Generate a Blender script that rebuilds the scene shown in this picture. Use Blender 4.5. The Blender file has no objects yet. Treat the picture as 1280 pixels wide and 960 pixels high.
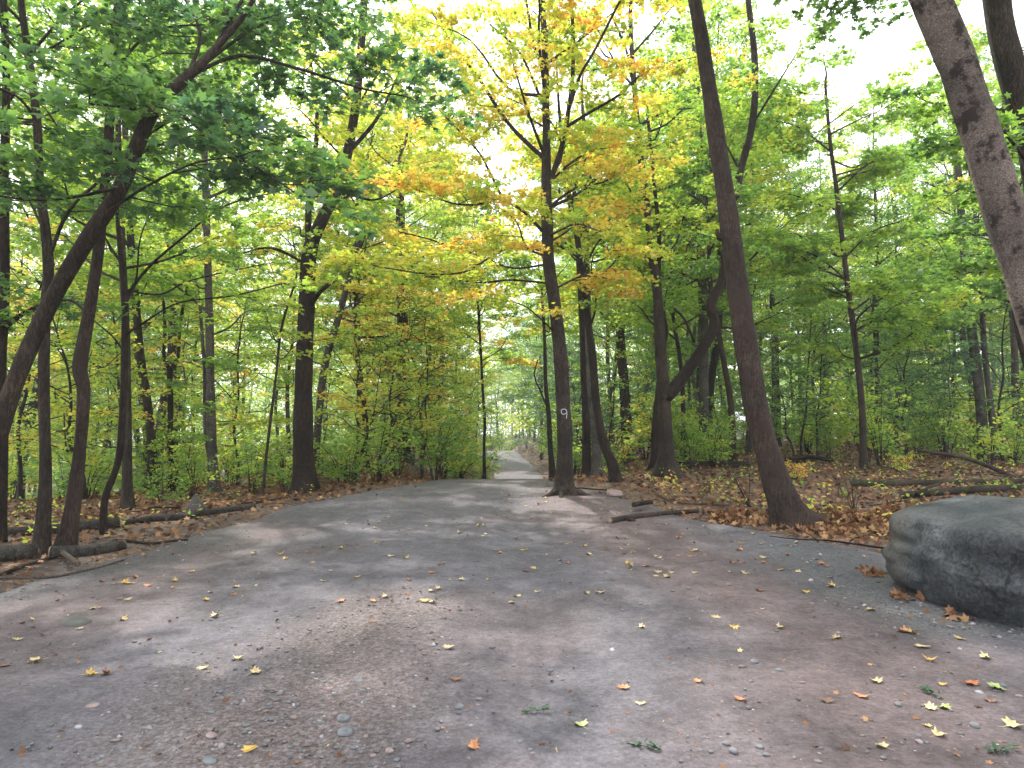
import bpy, math
import numpy as np
from math import radians, sin, cos, tan, atan, pi

# ------------------------------------------------------------------ scene, camera, light
sc = bpy.context.scene
COL = sc.collection
EYE = 1.55
FPX = 853.0
PITCH = atan(60.0 / FPX)
cam_d = bpy.data.cameras.new('camera')
cam = bpy.data.objects.new('camera', cam_d); COL.objects.link(cam)
cam.location = (0, 0, EYE)
cam.rotation_euler = (radians(90) + PITCH, 0, 0)
cam_d.sensor_width = 36.0
cam_d.lens = 36.0 * FPX / 1280.0
cam_d.clip_start = 0.05; cam_d.clip_end = 3000
sc.camera = cam

SUN_EL, SUN_AZ = radians(54), radians(-14)       # azimuth clockwise from +Y (straight ahead)
w = bpy.data.worlds.new('World'); sc.world = w; w.use_nodes = True
nt = w.node_tree; nt.nodes.clear()
wo = nt.nodes.new('ShaderNodeOutputWorld'); bg = nt.nodes.new('ShaderNodeBackground')
sky = nt.nodes.new('ShaderNodeTexSky'); sky.sky_type = 'NISHITA'; sky.sun_disc = False
sky.sun_elevation = SUN_EL; sky.sun_rotation = SUN_AZ; sky.air_density = 1.0; sky.dust_density = 2.5
tc = nt.nodes.new('ShaderNodeTexCoord'); cn = nt.nodes.new('ShaderNodeTexNoise')
cn.inputs['Scale'].default_value = 2.2; cn.inputs['Detail'].default_value = 6
cr = nt.nodes.new('ShaderNodeMapRange'); cr.inputs[1].default_value = 0.30; cr.inputs[2].default_value = 0.58
cr.inputs[3].default_value = 0.55; cr.inputs[4].default_value = 1.0
mx = nt.nodes.new('ShaderNodeMix'); mx.data_type = 'RGBA'
mx.inputs[7].default_value = (12.5, 12.8, 13.6, 1)
L = nt.links.new
L(tc.outputs['Generated'], cn.inputs['Vector']); L(cn.outputs['Fac'], cr.inputs[0])
L(cr.outputs[0], mx.inputs[0]); L(sky.outputs[0], mx.inputs[6]); L(mx.outputs[2], bg.inputs['Color'])
bg.inputs['Strength'].default_value = 0.13
L(bg.outputs[0], wo.inputs['Surface'])

sd = bpy.data.lights.new('sun', 'SUN'); sd.energy = 3.6; sd.angle = radians(1.5); sd.color = (1.0, 0.95, 0.87)
so = bpy.data.objects.new('sun', sd); COL.objects.link(so)
so.rotation_euler = (radians(90) - SUN_EL, 0, -SUN_AZ + pi)
# a lamp with rotation x=90-el tilts -Z towards +Y; turned by pi-az its light comes from azimuth az

sc.view_settings.view_transform = 'Standard'; sc.view_settings.look = 'None'
sc.view_settings.gamma = 1; sc.view_settings.use_curve_mapping = False
sc.view_settings.exposure = 0.95
sc.render.engine = 'CYCLES'
cy = sc.cycles
cy.max_bounces = 5; cy.diffuse_bounces = 4; cy.glossy_bounces = 2; cy.transmission_bounces = 4
cy.sample_clamp_indirect = 4; cy.use_denoising = True
cy.use_adaptive_sampling = True; cy.adaptive_threshold = 0.03
cy.caustics_reflective = False; cy.caustics_refractive = False

# ------------------------------------------------------------------ numeric helpers
RNG = np.random.RandomState(11)

def sstep(a, b, x):
    t = np.clip((np.asarray(x, float) - a) / (b - a), 0, 1)
    return t * t * (3 - 2 * t)

def _h(i, j, s):
    n = (i.astype(np.int64) * 374761393 + j.astype(np.int64) * 668265263 + s * 1442695041) & 0x7fffffff
    n = ((n ^ (n >> 13)) * 1274126177) & 0x7fffffff
    return ((n ^ (n >> 16)) & 0xffff) / 65535.0

def vnoise(x, y, s=0):
    x = np.asarray(x, float); y = np.asarray(y, float)
    i = np.floor(x); j = np.floor(y); fx = x - i; fy = y - j
    fx = fx * fx * (3 - 2 * fx); fy = fy * fy * (3 - 2 * fy)
    i = i.astype(np.int64); j = j.astype(np.int64)
    return ((_h(i, j, s) * (1 - fx) + _h(i + 1, j, s) * fx) * (1 - fy)
            + (_h(i, j + 1, s) * (1 - fx) + _h(i + 1, j + 1, s) * fx) * fy) * 2 - 1

def fbm(x, y, o=4, s=0):
    r = 0; a = .5
    for k in range(o):
        r = r + a * vnoise(x * 2 ** k, y * 2 ** k, s + k * 7); a *= .5
    return r

# ------------------------------------------------------------------ terrain
PY = np.array([-40, 0, 6, 10, 14, 17, 19, 24, 32, 45, 58, 70, 76, 90, 104, 130, 400])
PZ = np.array([-.3, 0, 0, .08, .30, .36, .29, -.30, -1.05, -1.48, -1.0, -.48, -.5, -1.2, -1.6, -2.5, -3.])
SZ = np.array([-.3, 0, 0, .06, .25, .38, .42, .50, .58, .65, .6, .6, .6, .5, .5, .0, .0])
LY = np.array([-10, 2.0, 4.0, 6.8, 8.8, 10.1, 12.1, 13.5, 15, 17, 20, 26, 35, 43, 55, 70, 90, 120, 160])
LX = np.array([-6.2, -6.2, -5.8, -5.15, -4.9, -4.6, -4.2, -3.7, -3.0, -2.2, -1.6, -1.0, -.8, -1.0, -1.9, -2.7, -4.5, -9, -14])
RY = np.array([-10, 2.0, 5.0, 6.8, 8.8, 10.2, 11.3, 12.5, 14.3, 17, 20, 26, 43, 55, 70, 90, 120, 160])
RX = np.array([6.5, 6.5, 6.0, 5.4, 4.7, 3.9, 3.0, 2.7, 2.1, 1.15, 1.2, 1.6, 2.3, 1.8, .7, -1.2, -6, -11])

def pl(y): return np.interp(y, LY, LX) + .22 * fbm(np.asarray(y) * .9, 3.3, 3, 5)
def pr(y): return np.interp(y, RY, RX) + .22 * fbm(np.asarray(y) * .9, 9.1, 3, 6)

def smooth_interp(y, X, Z):
    y = np.asarray(y, float)
    r = 0
    for o, wgt in ((-1.6, .2), (-.8, .2), (0, .2), (.8, .2), (1.6, .2)):
        r = r + wgt * np.interp(y + o, X, Z)
    return r

def hz(x, y):
    x = np.asarray(x, float); y = np.asarray(y, float)
    zp = smooth_interp(y, PY, PZ); zs = smooth_interp(y, PY, SZ)
    l = np.interp(y, LY, LX); r = np.interp(y, RY, RX)
    off = np.maximum(np.maximum(l - x, x - r), 0)
    k = sstep(.2, 3.5, off)
    z = zp * (1 - k) + zs * k
    left = np.maximum(l - x, 0)
    z = z - .055 * left * sstep(6, 14, y) - .10 * np.maximum(left - 6, 0) * sstep(14, 26, y)
    z = np.maximum(z, -7)
    z = z + .12 * np.clip(off / 6, 0, 1) * fbm(x * .25, y * .25, 3, 2) + .015 * fbm(x * 1.3, y * 1.3, 3, 9)
    z = z + .02 * np.clip(off / 1.0, 0, 1)
    return z

CP, SP = cos(PITCH), sin(PITCH)
def P(px, py, d):
    u = (px - 640) / FPX; v = -(py - 480) / FPX
    dy = CP - v * SP; dz = SP + v * CP
    return np.array([u / dy * d, d, EYE + dz / dy * d])

def G(px, py):
    """point where the ray through a photo pixel meets the terrain"""
    for d in np.arange(1.5, 140, .04):
        p = P(px, py, d)
        if p[2] <= hz(p[0], p[1]): return p
    return p

def project(p):
    p = np.atleast_2d(p)
    rel = p - np.array([0, 0, EYE])
    zc = rel[:, 1] * CP + rel[:, 2] * SP; yc = -rel[:, 1] * SP + rel[:, 2] * CP
    return 640 + FPX * rel[:, 0] / zc, 480 - FPX * yc / zc, zc

# ------------------------------------------------------------------ mesh helpers
def make_mesh(name, V, faces, mats, attrs=None, smooth=True, midx=None):
    """faces: list of (k-column index arrays); attrs: {name: per-face float array}"""
    me = bpy.data.meshes.new(name)
    V = np.asarray(V, np.float32)
    me.vertices.add(len(V)); me.vertices.foreach_set('co', V.ravel())
    faces = [np.asarray(f, np.int32) for f in faces if len(f)]
    loops = np.concatenate([f.ravel() for f in faces])
    sizes = np.concatenate([np.full(len(f), f.shape[1], np.int32) for f in faces])
    starts = np.concatenate([[0], np.cumsum(sizes)[:-1]]).astype(np.int32)
    me.loops.add(len(loops)); me.loops.foreach_set('vertex_index', loops)
    me.polygons.add(len(sizes)); me.polygons.foreach_set('loop_start', starts)
    me.polygons.foreach_set('loop_total', sizes)
    me.update(calc_edges=True)
    if smooth: me.polygons.foreach_set('use_smooth', np.ones(len(sizes), bool))
    for k, a in (attrs or {}).items():
        dom = 'POINT' if len(a) == len(V) else 'FACE'
        at = me.attributes.new(k, 'FLOAT', dom); at.data.foreach_set('value', np.asarray(a, np.float32))
    if midx is not None: me.polygons.foreach_set('material_index', np.asarray(midx, np.int32))
    for m in (mats if isinstance(mats, (list, tuple)) else [mats]): me.materials.append(m)
    return me

def link(name, me, parent=None, loc=None):
    o = bpy.data.objects.new(name, me); COL.objects.link(o)
    if parent is not None: o.parent = parent
    if loc is not None: o.location = loc
    return o

def tag(o, label=None, cat=None, group=None, kind=None):
    if label: o['label'] = label
    if cat: o['category'] = cat
    if group: o['group'] = group
    if kind: o['kind'] = kind
    return o

def empty(name, loc):
    o = bpy.data.objects.new(name, None); COL.objects.link(o); o.location = loc
    o.empty_display_size = .2
    return o

def catmull(pts, rad, n=4):
    pts = np.asarray(pts, float); rad = np.asarray(rad, float)
    P0 = np.vstack([2 * pts[0] - pts[1], pts, 2 * pts[-1] - pts[-2]])
    out = []; r = []
    for i in range(1, len(P0) - 2):
        a, b, c, d = P0[i - 1], P0[i], P0[i + 1], P0[i + 2]
        for k in range(n):
            t = k / n
            out.append(.5 * ((2 * b) + (-a + c) * t + (2 * a - 5 * b + 4 * c - d) * t * t + (-a + 3 * b - 3 * c + d) * t ** 3))
            r.append(rad[i - 1] * (1 - t) + rad[i] * t)
    out.append(pts[-1]); r.append(rad[-1])
    return np.array(out), np.array(r)

class Acc:
    def __init__(s): s.V = []; s.Q = []; s.T = []; s.n = 0
    def add(s, V, Q=None, T=None):
        if Q is not None and len(Q): s.Q.append(np.asarray(Q) + s.n)
        if T is not None and len(T): s.T.append(np.asarray(T) + s.n)
        s.V.append(V); s.n += len(V)
    def mesh(s, name, mat, smooth=True):
        f = []
        if s.Q: f.append(np.concatenate(s.Q))
        if s.T: f.append(np.concatenate(s.T))
        return make_mesh(name, np.concatenate(s.V), f, mat, smooth=smooth)

def tube(pts, rad, sides=8, lump=0.0, seed=0, flare=0.0, flare_h=.3, lobes=4, caps=True, base=None):
    pts = np.asarray(pts, float); rad = np.asarray(rad, float); n = len(pts)
    tan_ = np.gradient(pts, axis=0); tan_ /= np.linalg.norm(tan_, axis=1)[:, None] + 1e-9
    ref = np.array([1., 0, 0]) if abs(tan_[0][0]) < .8 else np.array([0, 1., 0])
    th = np.arange(sides) / sides * 2 * pi
    V = np.zeros((n, sides, 3)); u = ref
    rs = np.random.RandomState(seed); ph = rs.rand() * 6.28
    for i in range(n):
        u = u - tan_[i] * np.dot(u, tan_[i]); u /= np.linalg.norm(u)
        v = np.cross(tan_[i], u)
        rr = np.full(sides, rad[i])
        if lump:
            s_ = np.linalg.norm(pts[i] - pts[0])
            rr = rr * (1 + lump * vnoise(np.cos(th) * 1.3 + 5, s_ * 1.6 + seed * 3.1, seed) + lump * .6 * vnoise(np.sin(th) * 2.3 + 9, s_ * 4.5, seed + 3))
        if flare:
            hgt = max(0, pts[i][2] - (base if base is not None else pts[0][2]))
            e = math.exp(-hgt / flare_h)
            rr = rr * (1 + flare * e * (.45 + .55 * np.cos(lobes * th + ph + .6 * np.sin(th * 2 + ph))) ** 1 + flare * .35 * e)
        V[i] = pts[i] + np.outer(np.cos(th) * rr, u) + np.outer(np.sin(th) * rr, v)
    V = V.reshape(-1, 3)
    i = np.arange(n - 1)[:, None] * sides; j = np.arange(sides)[None]; j2 = (j + 1) % sides
    Q = np.stack([i + j, i + j2, i + sides + j2, i + sides + j], -1).reshape(-1, 4)
    T = None
    if caps:
        V = np.vstack([V, pts[0], pts[-1]]); a = n * sides; b = a + 1
        jj = np.arange(sides); jj2 = (jj + 1) % sides
        T = np.vstack([np.stack([np.full(sides, a), jj2, jj], 1),
                       np.stack([np.full(sides, b), (n - 1) * sides + jj, (n - 1) * sides + jj2], 1)])
    return V, Q, T

# leaf shapes: outline (x across, y along), fan from the middle vertex
def _mir(h): return h + [(-x, y) for x, y in reversed(h[1:-1])]
SH_MAPLE = np.array(_mir([(0, 1.0), (.13, .66), (.36, .80), (.33, .55), (.66, .52), (.42, .30), (.46, .06), (.16, .10), (0, 0)]))
SH_STAR = np.array(_mir([(0, 1.0), (.14, .58), (.52, .62), (.30, .30), (.40, .02), (0, .04)]))
SH_OVAL = np.array([(0, 1), (.30, .55), (.17, .08), (-.17, .08), (-.30, .55)])

def leaf_shape(kind):
    if kind == 'quad':
        v = np.array([(0, 0, 0), (.40, .5, -.12), (0, 1., 0), (-.40, .5, -.12)]); f = np.array([(0, 1, 2), (0, 2, 3)])
        return v, f
    o = {'maple': SH_MAPLE, 'star': SH_STAR, 'oval': SH_OVAL}[kind]
    v = np.vstack([[0, .35], o]); z = -.28 * np.abs(v[:, 0]) - .14 * (v[:, 1] - .3) ** 2
    v = np.column_stack([v, z]); n = len(o)
    f = np.array([(0, 1 + i, 1 + (i + 1) % n) for i in range(n)])
    return v, f

def leaves_mesh(name, pos, dirs, nrm, size, tone, kind, mat, wood=None, wmat=None):
    v, f = leaf_shape(kind); n = len(pos)
    nrm = nrm / (np.linalg.norm(nrm, axis=1)[:, None] + 1e-9)
    dirs = dirs - nrm * np.sum(dirs * nrm, 1)[:, None]; dirs /= np.linalg.norm(dirs, axis=1)[:, None] + 1e-9
    side = np.cross(dirs, nrm)
    V = (pos[:, None, :] + size[:, None, None] * (v[None, :, 0:1] * side[:, None, :] + v[None, :, 1:2] * dirs[:, None, :] + v[None, :, 2:3] * nrm[:, None, :])).reshape(-1, 3)
    F = (f[None] + (np.arange(n) * len(v))[:, None, None]).reshape(-1, 3)
    tn = np.repeat(tone, len(f))
    if wood is not None and wood.n:
        W = np.concatenate(wood.V); nl = len(V); fs = [F]
        if wood.Q: fs.append(np.concatenate(wood.Q) + nl)
        if wood.T: fs.append(np.concatenate(wood.T) + nl)
        extra = sum(len(q) for q in fs[1:])
        return make_mesh(name, np.vstack([V, W]), fs, [mat, wmat], {'tone': np.concatenate([tn, np.zeros(extra)])}, smooth=False, midx=np.concatenate([np.zeros(len(F)), np.ones(extra)]))
    return make_mesh(name, V, [F], mat, {'tone': tn}, smooth=False)

# ------------------------------------------------------------------ materials
def new_mat(name):
    m = bpy.data.materials.new(name); m.use_nodes = True; t = m.node_tree; t.nodes.clear()
    return m, t, (lambda k: t.nodes.new(k)), t.links.new

def ramp(t, stops, interp='LINEAR'):
    r = t.nodes.new('ShaderNodeValToRGB'); r.color_ramp.interpolation = interp
    e = r.color_ramp.elements
    while len(e) < len(stops): e.new(.5)
    for i, (p, c) in enumerate(stops): e[i].position = p; e[i].color = (*c, 1)
    return r

TONES = [(0, (.048, .115, .052)), (.22, (.105, .205, .045)), (.42, (.225, .375, .045)), (.58, (.43, .52, .055)),
         (.72, (.66, .53, .075)), (.86, (.72, .42, .07)), (1, (.60, .20, .05))]

def leaf_material(name, stops, refl=.44, trans=.92, gloss=.028):
    m, t, N, K = new_mat(name)
    out = N('ShaderNodeOutputMaterial'); a = N('ShaderNodeAttribute'); a.attribute_name = 'tone'
    oi = N('ShaderNodeObjectInfo'); sp = N('ShaderNodeSeparateColor'); K(oi.outputs['Color'], sp.inputs[0])
    ad = N('ShaderNodeMath'); ad.operation = 'ADD'; K(a.outputs['Fac'], ad.inputs[0]); K(sp.outputs[0], ad.inputs[1])
    su = N('ShaderNodeMath'); su.operation = 'SUBTRACT'; su.use_clamp = True; K(ad.outputs[0], su.inputs[0]); su.inputs[1].default_value = .5
    r = ramp(t, stops); K(su.outputs[0], r.inputs[0])
    d = N('ShaderNodeBsdfDiffuse'); tr = N('ShaderNodeBsdfTranslucent'); g = N('ShaderNodeBsdfGlossy')
    g.inputs['Roughness'].default_value = .5
    def mul(k, base=(1, 1, 1)):
        q = N('ShaderNodeMix'); q.data_type = 'RGBA'; q.blend_type = 'MULTIPLY'; q.inputs[0].default_value = 1
        K(r.outputs[0], q.inputs[6]); q.inputs[7].default_value = (k * base[0], k * base[1], k * base[2], 1); return q
    q1 = mul(refl, (1, 1, 1.3 if gloss > .02 else 1)); q2 = mul(trans); K(q1.outputs[2], d.inputs[0]); K(q2.outputs[2], tr.inputs[0])
    s = N('ShaderNodeAddShader'); K(d.outputs[0], s.inputs[0]); K(tr.outputs[0], s.inputs[1])
    mxs = N('ShaderNodeMixShader'); mxs.inputs[0].default_value = gloss
    mxs.inputs[0].default_value = gloss * 1.8; K(s.outputs[0], mxs.inputs[1]); K(g.outputs[0], mxs.inputs[2])
    K(mxs.outputs[0], out.inputs[0]); return m

M_LEAF = leaf_material('leaf', TONES)
LITTER = [(0, (.050, .030, .023)), (.25, (.12, .062, .038)), (.5, (.23, .115, .060)), (.68, (.34, .185, .095)), (.85, (.48, .31, .13)), (1, (.55, .44, .22))]
M_LITTER = leaf_material('dry_leaf', LITTER, .95, .10, .008)

def bark_material(name, dark, light, scale=1.0, blot=None, bump=.6, streak=.2):
    m, t, N, K = new_mat(name)
    out = N('ShaderNodeOutputMaterial'); b = N('ShaderNodeBsdfPrincipled'); b.inputs['Roughness'].default_value = .88
    b.inputs['Specular IOR Level'].default_value = .25
    tcn = N('ShaderNodeTexCoord'); mp = N('ShaderNodeMapping'); mp.inputs['Scale'].default_value = (9 * scale, 9 * scale, 9 * scale * streak)
    K(tcn.outputs['Object'], mp.inputs[0])
    n1 = N('ShaderNodeTexNoise'); n1.inputs['Scale'].default_value = 2.4; n1.inputs['Detail'].default_value = 8; n1.inputs['Roughness'].default_value = .65; n1.inputs['Distortion'].default_value = .6
    K(mp.outputs[0], n1.inputs[0])
    v = N('ShaderNodeTexVoronoi'); v.feature = 'DISTANCE_TO_EDGE'; v.inputs['Scale'].default_value = 3.4
    mpv = N('ShaderNodeVectorMath'); mpv.operation = 'ADD'; K(mp.outputs[0], mpv.inputs[0]); K(n1.outputs['Color'], mpv.inputs[1]); K(mpv.outputs[0], v.inputs[0])
    n2 = N('ShaderNodeTexNoise'); n2.inputs['Scale'].default_value = 1.3; n2.inputs['Detail'].default_value = 4
    K(tcn.outputs['Object'], n2.inputs[0])
    r = ramp(t, [(.28, dark), (.72, light)]); K(n1.outputs['Fac'], r.inputs[0])
    r2 = ramp(t, [(.38, (.55, .55, .55)), (.66, (1.25, 1.22, 1.2))]); K(n2.outputs['Fac'], r2.inputs[0])
    q = N('ShaderNodeMix'); q.data_type = 'RGBA'; q.blend_type = 'MULTIPLY'; q.inputs[0].default_value = 1
    K(r.outputs[0], q.inputs[6]); K(r2.outputs[0], q.inputs[7]); cur = q.outputs[2]
    vr = ramp(t, [(.0, (.38, .35, .33)), (.22, (1.12, 1.12, 1.12))]); K(v.outputs['Distance'], vr.inputs[0])
    q3 = N('ShaderNodeMix'); q3.data_type = 'RGBA'; q3.blend_type = 'MULTIPLY'; q3.inputs[0].default_value = .95
    K(cur, q3.inputs[6]); K(vr.outputs[0], q3.inputs[7]); cur = q3.outputs[2]
    if blot:
        n3 = N('ShaderNodeTexNoise'); n3.inputs['Scale'].default_value = 3.6; n3.inputs['Detail'].default_value = 5; n3.inputs['Roughness'].default_value = .7
        K(tcn.outputs['Object'], n3.inputs[0]); r3 = ramp(t, [(.52, (0, 0, 0)), (.60, (1, 1, 1))]); K(n3.outputs['Fac'], r3.inputs[0])
        q2 = N('ShaderNodeMix'); q2.data_type = 'RGBA'; K(r3.outputs[0], q2.inputs[0]); K(cur, q2.inputs[6]); q2.inputs[7].default_value = (*blot, 1); cur = q2.outputs[2]
    K(cur, b.inputs['Base Color'])
    bm = N('ShaderNodeBump'); bm.inputs['Strength'].default_value = bump; bm.inputs['Distance'].default_value = .05
    mu = N('ShaderNodeMath'); mu.operation = 'MULTIPLY_ADD'; K(n1.outputs['Fac'], mu.inputs[0]); mu.inputs[1].default_value = .8
    K(v.outputs['Distance'], mu.inputs[2]); K(mu.outputs[0], bm.inputs['Height']); K(bm.outputs[0], b.inputs['Normal'])
    K(b.outputs[0], out.inputs[0]); return m

M_BARK = bark_material('bark_brown', (.026, .019, .015), (.090, .068, .053))
M_BARK_D = bark_material('bark_dark', (.020, .014, .011), (.060, .042, .032))
M_BARK_R = bark_material('bark_reddish', (.036, .025, .020), (.100, .070, .057), blot=(.05, .034, .028))
M_BARK_G = bark_material('bark_grey', (.065, .058, .050), (.19, .175, .155), 1, (.05, .042, .036), .5, .6)
M_BARK_P = bark_material('bark_pale', (.17, .135, .122), (.40, .33, .30), 1.3, (.050, .036, .032), .8, 1.0)
M_LOG = bark_material('log_bark', (.028, .024, .021), (.12, .11, .098), 1, (.035, .028, .022), .7, .5)
M_MOSS = bark_material('mossy_bark', (.035, .026, .018), (.10, .080, .055), 1, (.050, .060, .024), .7, .6)
M_DLOG = bark_material('rotting_bark', (.035, .024, .018), (.15, .11, .085), 1.5)
M_STICK = bark_material('stick_bark', (.09, .066, .050), (.24, .19, .15), 2)

def simple_mat(name, c1, c2, scale, rough=.9, bump=.3, extra=None):
    m, t, N, K = new_mat(name)
    out = N('ShaderNodeOutputMaterial'); b = N('ShaderNodeBsdfPrincipled'); b.inputs['Roughness'].default_value = rough
    tcn = N('ShaderNodeTexCoord'); n1 = N('ShaderNodeTexNoise'); n1.inputs['Scale'].default_value = scale; n1.inputs['Detail'].default_value = 8
    n1.inputs['Roughness'].default_value = .65
    K(tcn.outputs['Object'], n1.inputs[0]); r = ramp(t, [(.3, c1), (.7, c2)]); K(n1.outputs['Fac'], r.inputs[0]); K(r.outputs[0], b.inputs['Base Color'])
    bm = N('ShaderNodeBump'); bm.inputs['Strength'].default_value = bump; bm.inputs['Distance'].default_value = .02
    K(n1.outputs['Fac'], bm.inputs['Height']); K(bm.outputs[0], b.inputs['Normal']); K(b.outputs[0], out.inputs[0]); return m

M_CUT = simple_mat('cut_wood', (.16, .11, .075), (.34, .26, .18), 14)
M_PAINT = simple_mat('white_paint', (.34, .37, .41), (.66, .69, .74), 30, .7, .1)
M_STONE = simple_mat('grey_stone', (.075, .078, .085), (.21, .215, .23), 14, .8)
M_STONE_R = simple_mat('pink_stone', (.17, .12, .11), (.34, .26, .25), 9, .8)

def boulder_mat():
    m, t, N, K = new_mat('boulder_rock')
    out = N('ShaderNodeOutputMaterial'); b = N('ShaderNodeBsdfPrincipled'); b.inputs['Roughness'].default_value = .68
    b.inputs['Specular IOR Level'].default_value = .35
    tcn = N('ShaderNodeTexCoord'); n1 = N('ShaderNodeTexNoise'); n1.inputs['Scale'].default_value = 1.9; n1.inputs['Detail'].default_value = 10; n1.inputs['Roughness'].default_value = .74; n1.inputs['Distortion'].default_value = .15
    K(tcn.outputs['Object'], n1.inputs[0])
    r = ramp(t, [(.30, (.020, .022, .025)), (.50, (.044, .049, .055)), (.72, (.092, .099, .108))]); K(n1.outputs['Fac'], r.inputs[0])
    n2 = N('ShaderNodeTexNoise'); n2.inputs['Scale'].default_value = 38; n2.inputs['Detail'].default_value = 6; K(tcn.outputs['Object'], n2.inputs[0])
    r2 = ramp(t, [(.36, (.62, .62, .62)), (.5, (1, 1, 1)), (.62, (1.4, 1.4, 1.38))]); K(n2.outputs['Fac'], r2.inputs[0])
    q = N('ShaderNodeMix'); q.data_type = 'RGBA'; q.blend_type = 'MULTIPLY'; q.inputs[0].default_value = 1
    K(r.outputs[0], q.inputs[6]); K(r2.outputs[0], q.inputs[7])
    # brownish stain
    n3 = N('ShaderNodeTexNoise'); n3.inputs['Scale'].default_value = 1.1; n3.inputs['Detail'].default_value = 6; K(tcn.outputs['Object'], n3.inputs[0])
    r3 = ramp(t, [(.50, (0, 0, 0)), (.68, (.6, .6, .6))]); K(n3.outputs['Fac'], r3.inputs[0])
    q2 = N('ShaderNodeMix'); q2.data_type = 'RGBA'; K(r3.outputs[0], q2.inputs[0]); K(q.outputs[2], q2.inputs[6]); q2.inputs[7].default_value = (.095, .080, .062, 1)
    # cracks
    wv = N('ShaderNodeVectorMath'); wv.operation = 'MULTIPLY_ADD'; K(n1.outputs['Color'], wv.inputs[0]); wv.inputs[1].default_value = (.9, .9, .9); K(tcn.outputs['Object'], wv.inputs[2])
    v = N('ShaderNodeTexVoronoi'); v.feature = 'DISTANCE_TO_EDGE'; v.inputs['Scale'].default_value = 1.25; K(wv.outputs[0], v.inputs[0])
    cr_ = ramp(t, [(0, (.35, .35, .35)), (.018, (1, 1, 1))]); K(v.outputs['Distance'], cr_.inputs[0])
    q4 = N('ShaderNodeMix'); q4.data_type = 'RGBA'; q4.blend_type = 'MULTIPLY'; q4.inputs[0].default_value = .6; K(q2.outputs[2], q4.inputs[6]); K(cr_.outputs[0], q4.inputs[7])
    K(q4.outputs[2], b.inputs['Base Color'])
    h = N('ShaderNodeMath'); h.operation = 'MULTIPLY_ADD'; K(n2.outputs['Fac'], h.inputs[0]); h.inputs[1].default_value = .22; K(n1.outputs['Fac'], h.inputs[2])
    h2 = N('ShaderNodeMath'); h2.operation = 'MULTIPLY_ADD'; K(cr_.outputs[0], h2.inputs[0]); h2.inputs[1].default_value = .3; K(h.outputs[0], h2.inputs[2])
    bm = N('ShaderNodeBump'); bm.inputs['Strength'].default_value = .75; bm.inputs['Distance'].default_value = .05; K(h2.outputs[0], bm.inputs['Height']); K(bm.outputs[0], b.inputs['Normal'])
    K(b.outputs[0], out.inputs[0]); return m
M_BOULDER = boulder_mat()

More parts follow.
